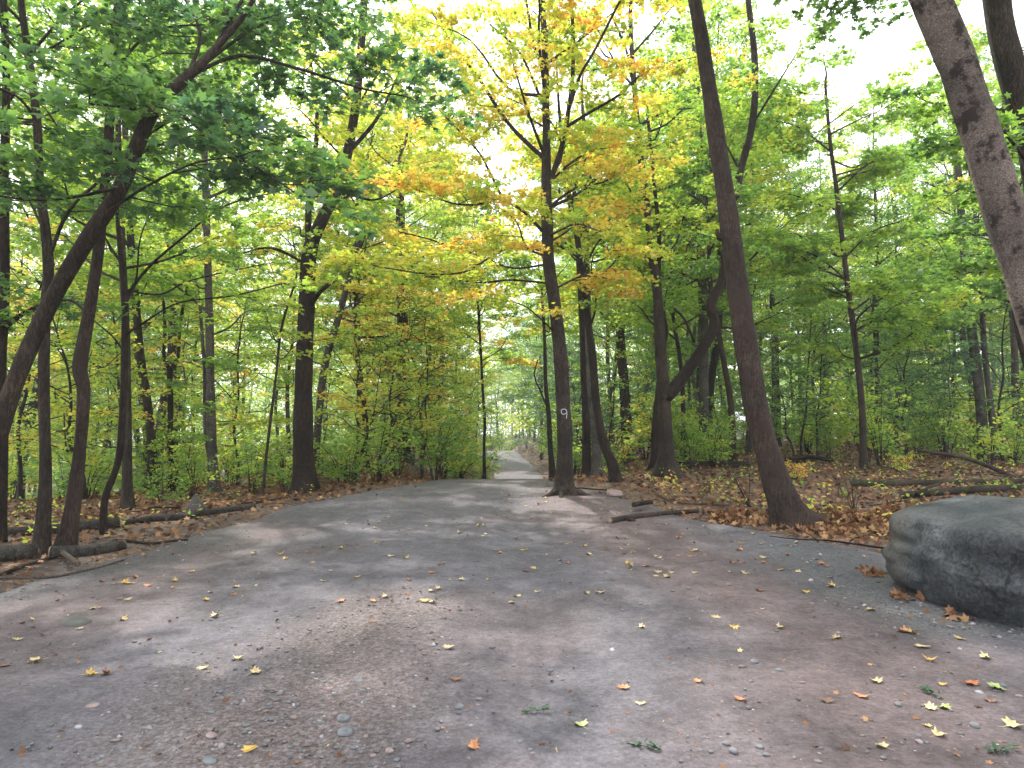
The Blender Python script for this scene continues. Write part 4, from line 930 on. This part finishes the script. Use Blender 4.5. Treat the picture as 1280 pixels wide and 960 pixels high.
bare_stems('bare_bush', 'few dry stalks beside the mossy log end', 1056, 622, .6, 63, 4)
bare_stems('bare_bush', 'dry upright stalk just above the boulder', 1268, 640, .9, 64, 2)

# named shrubs of the right side
for (px, py, h, p, tone, lab) in [(1030, 566, 1.2, 2, .42, 'broad green bush under the slim tree'), (1150, 566, 1.5, 0, .55, 'bright green compound-leaved bush left of the grey thin trunk'), (1105, 560, 1.3, 2, .50, 'green bush right of the slim tree'),
                                  (1215, 572, 1.2, 1, .45, 'low green bush below the grey thin trunk'), (1265, 575, 1.3, 2, .55, 'yellow-green bush at the right edge behind the logs'), (970, 566, 1.1, 1, .42, 'dark green bush right of the leaning trunk'),
                                  (905, 572, 1.0, 0, .48, 'light green bush between pale trunk and leaning trunk'), (783, 584, .8, 1, .72, 'small yellow-leaved bush before the dark straight trunk'), (995, 600, .45, 3, .85, 'tiny plant with yellow leaves near the leaning trunk'),
                                  (1130, 590, .5, 3, .7, 'small yellowish plant behind the mossy logs'), (860, 578, .9, 2, .5, 'pale green bush behind the hook-limbed tree')]:
    g = G(px, py); place_shrub(SHRUB[p], g[0], g[1], lab, None, s=h * 1.3, tone=tone + .08)
for (px, py, h, p, tone, lab) in [(225, 628, .9, 1, .55, 'light green bush under the cup-forked tree'), (300, 624, .9, 0, .55, 'green bush between grey twin trunk and thin leaning sapling'), (345, 620, .8, 3, .55, 'low bush touching the big dark trunk foot'), (185, 634, .8, 3, .5, 'small bush behind the slim logs'),
                                  (430, 609, 1.0, 1, .55, 'green bush right of the big dark trunk'), (465, 606, 1.1, 0, .6, 'yellow-green bush left of the reddish trunk'), (540, 602, 1.0, 2, .45, 'dark green bush right of the reddish trunk'), (575, 599, .9, 1, .45, 'low dark bush where the path dips')]:
    g = G(px, py - 1); place_shrub(SHRUB[p], g[0], g[1] + .6, lab, None, s=h, tone=tone)
# young trees with a place of their own
for (px, d, p, s, tone, lab) in [(445, 18, 1, 1.0, .62, 'young yellow-leaved tree right of the big dark trunk'), (475, 20, 3, 1.1, .75, 'golden young tree before the reddish trunk'), (528, 20.5, 0, .9, .62, 'green-gold young tree left of the far path'), (540, 24, 2, .8, .5, 'green young tree leaning to the far path'),
                                 (300, 19, 0, 1.0, .6, 'yellow-green young tree behind the grey twin trunk'), (110, 16, 3, 1.1, .66, 'yellow young tree seen between left trunks'), (30, 17, 0, 1.2, .62, 'yellow-green young tree at the far left'), (240, 22, 2, 1.0, .75, 'golden young tree deep in the left wood'),
                                 (708, 36, 2, 1.1, .22, 'blue-green young tree right above the far path'), (716, 30, 1, 1.2, .2, 'dark blue-green young tree by the far path bend'), (712, 27, 3, 1.1, .25, 'dark green young tree behind the painted maple'), (760, 24, 0, .9, .6, 'gold-tipped young tree behind the curved trunk'),
                                 (900, 30, 2, 1.1, .3, 'deep green young tree behind the pale trunk'), (1000, 26, 0, 1.1, .38, 'green young tree right of the leaning trunk'), (1130, 27, 3, 1.2, .22, 'dark evergreen-looking young tree in the right wood'), (1180, 29, 2, 1.0, .18, 'blue-green young tree left of grey thin trunk'), (1250, 24, 0, 1.2, .25, 'dark green young tree by the right edge'), (1100, 33, 1, 1.4, .3, 'deep green young tree behind the slim tree')]:
    x = (px - 640) / FPX * d; place(YOUNG[p], x, d, lab, None, s=s, rz=px * .37, tone=tone, cat='young tree')

for (px, d, p, s, tone, lab) in [(586, 84, 1, 1.5, .5, 'green tree left of where the path ends in the distance'), (622, 112, 0, 2.0, .45, 'green tree closing the view past the far bend'), (645, 104, 3, 1.9, .55, 'light green tree at the far bend of the path'), (682, 80, 2, 1.3, .3, 'dark green tree right of the far bend'), (572, 60, 3, 1.3, .55, 'yellow-green tree left of the far path'), (706, 55, 0, 1.3, .25, 'blue-green tree right of the far path'), (660, 96, 1, 1.6, .5, 'green tree right beyond the far bend'), (632, 120, 2, 2.0, .5, 'last green tree in line with the path')]:
    x = (px - 640) / FPX * d; place(YOUNG[p], x, d, lab, None, s=s, rz=px * .37, tone=tone, cat='young tree')
for i, (px, d, s) in enumerate([(606, 76, 1.5), (615, 80, 1.7), (626, 84, 1.9), (638, 82, 1.7), (650, 78, 1.6), (658, 74, 1.3), (596, 74, 1.4), (632, 92, 2.2), (598, 92, 2), (666, 92, 2), (686, 70, 1.4), (578, 70, 1.5), (570, 50, 1.2), (702, 48, 1.2), (712, 38, 1.1), (696, 60, 1.3), (566, 38, 1.0)]):
    place_shrub(SHRUB[i % 4], (px - 640) / FPX * d, d, 'leafy bush at the far end of the path', 'bushes at the far end of the path', s=s, tone=.5 if px < 650 else .35)

def twig_proto(seed):
    rs = np.random.RandomState(seed); q = [np.array([0, 0, .01])]; a = 0
    for k in range(4): a += rs.randn() * .35; q.append(q[-1] + [cos(a) * .25, sin(a) * .25, rs.uniform(-.01, .03)])
    A = Acc(); a_, b_ = catmull(q, [.012, .010, .008, .006, .003], 3); A.add(*tube(a_, b_, 6, .15, seed))
    k = rs.randint(4, 9); A.add(*tube([a_[k], a_[k] + [.15, rs.choice([-1, 1]) * .14, .05], a_[k] + [.30, rs.choice([-1, 1]) * .2, .03]], [.006, .004, .002], 4)); return A.mesh('dead_twig', M_STICK if seed % 2 else M_BARK_D)
TW = [twig_proto(900 + i) for i in range(6)]
def twigs_ground():
    rs = np.random.RandomState(33); k = 0
    while k < 90:
        d = rs.uniform(6, 22); x = rs.uniform(-.75, .75) * d; off = off_path(x, d)
        if off < -.35 or (x > 3.6 and d < 8.5): continue
        o = link('dead_twig', TW[rs.randint(6)], loc=(x, d, float(hz(x, d)) + .02)); s_ = rs.uniform(.5, 1.6); o.scale = (s_, s_, s_); o.rotation_euler = (0, 0, rs.uniform(0, 6.28))
        sd_ = 'left' if x < 0 else 'right'; tag(o, 'small dead twig lying in the leaf litter on the %s side' % sd_, 'twig', 'dead twigs in the %s litter' % sd_); k += 1
twigs_ground()

# ------------------------------------------------------------------ loose things on the ground
def litter():
    rs = np.random.RandomState(8); n = 100000
    d = 3 + 70 * rs.rand(n * 2) ** 1.7; x = rs.uniform(-.95, .95, n * 2) * (d + 2)
    off = np.maximum(np.interp(d, LY, LX) - x, x - np.interp(d, RY, RX))
    clump = fbm(x * .8, d * .8, 3, 71); lf = np.where((x < 0) & (d < 12), .45, 1.); keep = (rs.rand(n * 2) < lf) & (off > -.45 + .5 * clump) & (rs.rand(n * 2) < np.clip(.45 + off * .8 + clump, 0, 1))
    crumb = (~keep) & (off <= .0) & (rs.rand(n * 2) < .035 + .25 * np.exp(-(off / .5) ** 2)) & (d < 20); keep = keep | crumb; szk = np.where(crumb, rs.uniform(.15, .5, n * 2), 1.0)
    x = x[keep][:n]; d = d[keep][:n]; szk = szk[keep][:n]; m = len(x); z = np.where(szk < .99, pz(x, d) + .004, hz(x, d) + rs.rand(m) * .035 + .008)
    nr = rs.randn(m, 3) * .5; nr[:, 2] += 1.0
    tone = np.clip(.42 + .22 * fbm(x * .7, d * .7, 3, 5) + rs.randn(m) * .20, 0, 1)
    o = link('leaf_litter', leaves_mesh('leaf_litter', np.column_stack([x, d, z]), rs.randn(m, 3), nr, szk * .085 * rs.uniform(.6, 1.3, m) * (1 + d * .012), tone, 'star', M_LITTER)); o.color = (.5, .5, .5, 1)
    tag(o, 'thick litter of brown and orange fallen leaves beside the trail', 'leaf litter', kind='stuff')
    # heaped leaves at the foot of the leaning trunk and by the boulder
    P_ = []
    for (px, py, w_, h_, k) in [(935, 655, .5, .18, 500), (1080, 668, .75, .26, 1100), (1130, 655, .6, .22, 700), (1020, 664, .3, .10, 250), (1060, 655, .5, .2, 400), (1112, 728, .16, .04, 26), (1160, 762, .2, .03, 22), (1225, 788, .22, .03, 20)]:
        g = G(px, py); p = rs.randn(k, 3) * [w_ * .5, w_ * .4, 0]; hh = h_ * np.exp(-(p[:, 0] / w_) ** 2 * 2 - (p[:, 1] / w_) ** 2 * 3) * rs.rand(k) ** .6
        P_.append(np.column_stack([g[0] + p[:, 0], g[1] + .3 + p[:, 1], hz(g[0] + p[:, 0], g[1] + .3 + p[:, 1]) + .01 + hh]))
    p = np.concatenate(P_); m = len(p); nr = rs.randn(m, 3) * .9; nr[:, 2] += .8
    o = link('leaf_heap', leaves_mesh('leaf_heap', p, rs.randn(m, 3), nr, .095 * rs.uniform(.7, 1.3, m), np.clip(.5 + rs.randn(m) * .2, 0, 1), 'star', M_LITTER)); o.color = (.5, .5, .5, 1)
    tag(o, 'curled brown leaves heaped along the litter edge near the boulder', 'leaf litter', kind='stuff')
    # low seedlings in the litter
    P_ = []; T_ = []
    for i in range(420):
        dd = rs.uniform(9, 32); xx = rs.uniform(2, .8 * dd) if rs.rand() < .65 else rs.uniform(-.8 * dd, -4)
        if off_path(xx, dd) < .8: continue
        k = rs.randint(4, 14); q = np.array([xx, dd, float(hz(xx, dd))]) + rs.randn(k, 3) * [.12, .12, 0]; q[:, 2] += rs.uniform(.03, .25, k); P_.append(q); T_.append(np.full(k, rs.uniform(.3, .75)))
    p = np.concatenate(P_); m = len(p); nr = rs.randn(m, 3) * .5; nr[:, 2] += 1
    o = link('ground_cover', leaves_mesh('ground_cover', p, rs.randn(m, 3), nr, .075 * rs.uniform(.6, 1.4, m), np.concatenate(T_), 'oval', M_LEAF)); o.color = (.5, .5, .5, 1)
    tag(o, 'sparse low seedlings scattered through the leaf litter', 'ground cover', kind='stuff')
litter()

def gravel():
    rs = np.random.RandomState(9); V0, F0 = ico(1); n = 30000
    d = 2.0 + 12 * rs.rand(n) ** 1.5; x = rs.uniform(-1, 1, n) * (.8 * d + .6); off = np.maximum(np.interp(d, LY, LX) - x, x - np.interp(d, RY, RX))
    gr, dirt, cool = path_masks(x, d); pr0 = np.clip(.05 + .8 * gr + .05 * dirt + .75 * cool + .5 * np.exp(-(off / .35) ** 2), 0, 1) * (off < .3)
    k = rs.rand(n) < pr0; x = x[k]; d = d[k]; m = len(x); s = .0058 * np.exp(rs.randn(m) * .55); s = np.clip(s, .002, .018)
    V = V0[None] * (1 + .35 * rs.randn(m, len(V0), 1)) * s[:, None, None] * np.stack([rs.uniform(.8, 1.6, m), rs.uniform(.8, 1.4, m), rs.uniform(.5, .9, m)], 1)[:, None, :]
    V = V + np.stack([x, d, pz(x, d) + s * .25], 1)[:, None, :]
    F = (F0[None] + (np.arange(m) * len(V0))[:, None, None]).reshape(-1, 3)
    o = link('gravel', make_mesh('gravel', V.reshape(-1, 3), [F], gravel_mat, {'tone': np.repeat(rs.rand(m), len(F0))}, smooth=False))
    tag(o, 'fine loose gravel strewn over the trail', 'gravel', kind='stuff')
gravel_mat, t, N, K = new_mat('gravel_stone')
_o = N('ShaderNodeOutputMaterial'); _b = N('ShaderNodeBsdfPrincipled'); _b.inputs['Roughness'].default_value = .8; _a = N('ShaderNodeAttribute'); _a.attribute_name = 'tone'
_r = ramp(t, [(0, (.085, .080, .080)), (.5, (.17, .15, .145)), (.8, (.22, .165, .15)), (1, (.34, .34, .36))]); K(_a.outputs['Fac'], _r.inputs[0]); K(_r.outputs[0], _b.inputs['Base Color']); K(_b.outputs[0], _o.inputs[0])
gravel()

# individual stones
SP_BIG = [(430, 903, .07, 'largest blue-grey stone in the gravel patch'), (432, 922, .075, 'blue-grey stone just below the largest one in the gravel patch'), (448, 856, .045, 'grey stone near the top of the gravel patch'), (574, 886, .045, 'dark rounded stone alone on the smooth trail, lower middle'), (688, 835, .035, 'small grey stone below the pale patch'),
          (943, 831, .055, 'dark oval stone alone on the right of the trail'), (262, 955, .06, 'bluish stone at the bottom edge, lower left'), (264, 926, .05, 'pinkish stone above the bluish one at bottom left'), (1253, 862, .05, 'small bluish stone under a pale green leaf'), (1218, 913, .045, 'round grey stone at lower right'), (950, 940, .035, 'small bluish stone at the bottom right of the trail')]
for i, (px, py, s, lab) in enumerate(SP_BIG): rock('stone', lab, px, py, (s * 1.3, s, s * .6), M_STONE_R if 'pink' in lab else M_STONE, 400 + i, sub=I3, cat='stone', sink=.3)
def stones():
    rs = np.random.RandomState(12); vs = []
    for i in range(5):
        V, F = I2; v = V * (1 + .28 * n3(V, 1.3, 500 + i))[:, None] * [1.25, .95, .6]; vs += [make_mesh('stone', v * .5, [F], M_STONE if i != 2 else M_STONE_R)]
    k = 0
    while k < 150:
        px = rs.uniform(0, 1280); py = 955 - 290 * rs.rand() ** 1.5
        if rs.rand() < .45: px = rs.normal(400, 60); py = rs.uniform(800, 955)
        if px > 1090 and py < 790: continue
        g = G(px, py)
        if off_path(g[0], g[1]) > -.1: continue
        s = np.clip(.022 * math.exp(rs.randn() * .35), .012, .045); o = link('stone', vs[rs.randint(5)], loc=(g[0], g[1], float(pz(g[0], g[1])) + s * .12)); o.scale = (s, s, s); o.rotation_euler = (0, 0, rs.uniform(0, 6.28))
        tag(o, 'small loose stone lying among the gravel of the trail', 'stone', 'small stones on the trail'); k += 1
stones()

# individual fallen leaves
def fallen_mats():
    m, t, N, K = new_mat('fallen_leaf'); out = N('ShaderNodeOutputMaterial'); b = N('ShaderNodeBsdfPrincipled'); b.inputs['Roughness'].default_value = .6
    oi = N('ShaderNodeObjectInfo'); tcn = N('ShaderNodeTexCoord'); n = N('ShaderNodeTexNoise'); n.inputs['Scale'].default_value = 3.0; n.inputs['Detail'].default_value = 5; K(tcn.outputs['Object'], n.inputs[0])
    r = ramp(t, [(.35, (.55, .42, .30)), (.55, (1, 1, 1))]); K(n.outputs['Fac'], r.inputs[0]); q = N('ShaderNodeMix'); q.data_type = 'RGBA'; q.blend_type = 'MULTIPLY'; q.inputs[0].default_value = .8
    K(oi.outputs['Color'], q.inputs[6]); K(r.outputs[0], q.inputs[7]); K(q.outputs[2], b.inputs['Base Color']); K(b.outputs[0], out.inputs[0]); return m
M_FALL = fallen_mats()
def fallen_mesh(seed):
    rs = np.random.RandomState(seed); o = SH_MAPLE * (1 + rs.randn(*SH_MAPLE.shape) * .05)
    rings = [np.array([[0, .35]])]; f = []; n = len(o)
    mid = np.array([0, .35]) + (o - [0, .35]) * .5; V = np.vstack([[0, .35], mid, o])
    c1, c2, c3 = rs.uniform(.1, .6), rs.uniform(-.3, .4), rs.uniform(-.3, .3)
    z = c1 * V[:, 0] ** 2 * 1.6 + c2 * (V[:, 1] - .4) ** 2 + c3 * V[:, 0] * (V[:, 1] - .4) + rs.randn(len(V)) * .03
    V = np.column_stack([V[:, 0], V[:, 1] - .45, z - z.min() + .01])
    T = [(0, 1 + i, 1 + (i + 1) % n) for i in range(n)]; Q = [(1 + i, 1 + n + i, 1 + n + (i + 1) % n, 1 + (i + 1) % n) for i in range(n)]
    A = Acc(); A.add(V, np.array(Q), np.array(T)); A.add(*tube([[0, -.44, V[0, 2] * .6 + .02], [rs.uniform(-.1, .1), -.7, .05], [rs.uniform(-.25, .25), -.95, .03]], [.02, .014, .012], 4))
    return A.mesh('fallen_leaf', M_FALL)
FM = [fallen_mesh(600 + i) for i in range(9)]
COLS = {'yellow': [(.46, .36, .14), (.52, .43, .22), (.55, .36, .08), (.50, .40, .24)], 'orange': [(.50, .16, .05), (.45, .20, .08), (.55, .22, .10)], 'brown': [(.20, .09, .055), (.15, .075, .05), (.24, .12, .08)], 'green': [(.30, .38, .12), (.40, .45, .20)]}
def leaf_at(px, py, col, size, rs, lab=None, grp=None):
    g = G(px, py); c = COLS[col][rs.randint(len(COLS[col]))]; o = link('fallen_leaf', FM[rs.randint(9)], loc=(g[0], g[1], float(pz(g[0], g[1])) + .002))
    size *= .9; o.scale = (size, size, size * rs.uniform(.8, 1.5)); o.rotation_euler = (rs.uniform(-.15, .15), rs.uniform(-.15, .15), rs.uniform(0, 6.28)); o.color = (*c, 1); tag(o, lab or ' '.join((col, 'fallen maple leaf among many scattered on the trail')), 'leaf', grp if grp is not None or lab else col + ' leaves scattered on the trail')
def fallen():
    rs = np.random.RandomState(21)
    for px, py, c, s, lab in [(592, 938, 'orange', .075, 'bright orange curled leaf nearest the bottom middle'), (725, 902, 'green', .085, 'pale yellow-green leaf at the lower middle of the trail'), (1077, 874, 'orange', .085, 'red-orange upturned leaf at lower right'), (1215, 860, 'orange', .10, 'salmon folded leaf beside a pale green one at lower right'),
                              (1245, 864, 'green', .10, 'pale green leaf resting by a bluish stone at lower right'), (1182, 888, 'green', .075, 'pale green round leaf below dark sprig at lower right'), (1268, 910, 'yellow', .10, 'bright yellow leaf at the right edge, low'), (312, 942, 'yellow', .075, 'deep yellow curled leaf at the bottom of the gravel patch'),
                              (320, 844, 'yellow', .085, 'pale yellow leaf alone left of the gravel patch'), (43, 829, 'yellow', .11, 'long pale yellow leaf at the left edge of the dirt'), (561, 813, 'yellow', .085, 'pale leaf with upright stem just right of the gravel patch'), (571, 852, 'brown', .08, 'tan leaf tipped up on its edge, mid trail'), (780, 861, 'orange', .085, 'pinkish orange leaf lying flat, mid right trail'),
                              (873, 857, 'orange', .07, 'small rust-red leaf at the right of the trail'), (895, 774, 'yellow', .085, 'flat pale yellow leaf on the pinkish dirt right of middle'), (1048, 800, 'yellow', .085, 'yellow folded leaf between middle and boulder'), (1096, 855, 'yellow', .08, 'cream curled leaf above the red-orange one'), (1162, 829, 'yellow', .08, 'pale yellow leaf right, below the boulder'),
                              (801, 880, 'yellow', .06, 'narrow yellow leaf right of the pinkish orange one'), (640, 753, 'yellow', .08, 'lone yellow leaf in the middle of the grey trail'), (750, 743, 'yellow', .10, 'upright pale leaf with darker one beside it, mid trail'), (803, 786, 'yellow', .07, 'yellow leaf at the edge of the pale patch'), (240, 716, 'yellow', .09, 'yellow leaf high on the left dirt bank')]:
        leaf_at(px, py, c, s, rs, lab)
    pts = [(482, 746), (425, 755), (540, 741), (546, 739), (532, 752), (541, 756), (467, 779), (318, 694), (352, 693), (358, 700), (296, 735), (188, 733), (268, 773), (155, 730), (540, 717), (507, 700), (733, 745), (790, 711), (824, 717), (835, 724), (792, 692), (914, 718), (932, 718), (950, 741), (1008, 741), (1040, 735), (1038, 723), (1000, 714), (820, 722), (1090, 765), (1128, 792), (1140, 792), (1154, 812), (1186, 760), (1232, 824), (1200, 800), (620, 690), (655, 687), (575, 668), (735, 694), (600, 660), (850, 672), (870, 690), (880, 660), (925, 690), (955, 700), (985, 697)]
    for px, py in pts: leaf_at(px + rs.randn(), py + rs.randn(), rs.choice(['yellow', 'orange', 'brown'], p=[.78, .15, .07]), .085 * rs.uniform(.8, 1.2), rs)
    k = 0
    while k < 215:
        u = rs.rand()
        if u < .40: px = rs.normal(860, 110); py = 638 + 80 * rs.rand() ** 1.4
        elif u < .62: px = rs.normal(680, 60); py = 601 + 35 * rs.rand()
        elif u < .78: px = rs.uniform(0, 300); py = rs.uniform(690, 860)
        elif u < .96: px = rs.uniform(400, 700); py = rs.uniform(612, 760)
        else: px = rs.uniform(900, 1280); py = rs.uniform(760, 950)
        if not (0 < px < 1278) or (px > 1095 and py < 800): continue
        g = G(px, py)
        if off_path(g[0], g[1]) > .0 or g[1] > 22: continue
        c = rs.choice(['yellow', 'orange', 'brown'], p=[.5, .2, .3]) if px > 320 else rs.choice(['yellow', 'orange', 'brown'], p=[.35, .2, .45])
        leaf_at(px, py, c, .078 * rs.uniform(.5, 1.15), rs); k += 1
fallen()
def sprig(px, py, lab, seed, az):
    g = G(px, py); rs = np.random.RandomState(seed); F = Foliage(rs); base = np.array([g[0], g[1], float(pz(g[0], g[1]))]); d = np.array([cos(az), sin(az), .08])
    k = 26; t = rs.rand(k); p = np.outer(t, d) * .16; p[:, 2] += .01 + rs.rand(k) * .015; A = Acc(); A.add(*tube([[0, 0, .006], d * .09 + [0, 0, .004], d * .18], [.002, .0016, .001], 4))
    root = empty('green_sprig', base); tag(root, lab, 'sprig'); link('stem', A.mesh('stem', M_BARK), root)
    sd = np.cross(d, [0, 0, 1.]); nr = rs.randn(k, 3) * .4; nr[:, 2] += 1; dr = d + np.outer(rs.choice([-1, 1], k), sd) * .8
    o = link('foliage', leaves_mesh('foliage', p, dr, nr, rs.uniform(.02, .04, k), np.full(k, .03), 'oval', M_LEAF), root); o.color = (.5, .5, .5, 1)
sprig(783, 928, 'dark green evergreen sprig at the bottom middle of the trail', 71, -.5); sprig(1180, 878, 'grey-green sprig above pale green leaf at lower right', 72, 2.0); sprig(1235, 948, 'small green sprig at the bottom right corner', 73, .2); sprig(652, 891, 'tiny blue-green sprig right of the dark rounded stone', 74, .1)

import os
if os.environ.get('DBG'): print('LEAVES', sum(len(m.polygons) for m in bpy.data.meshes))
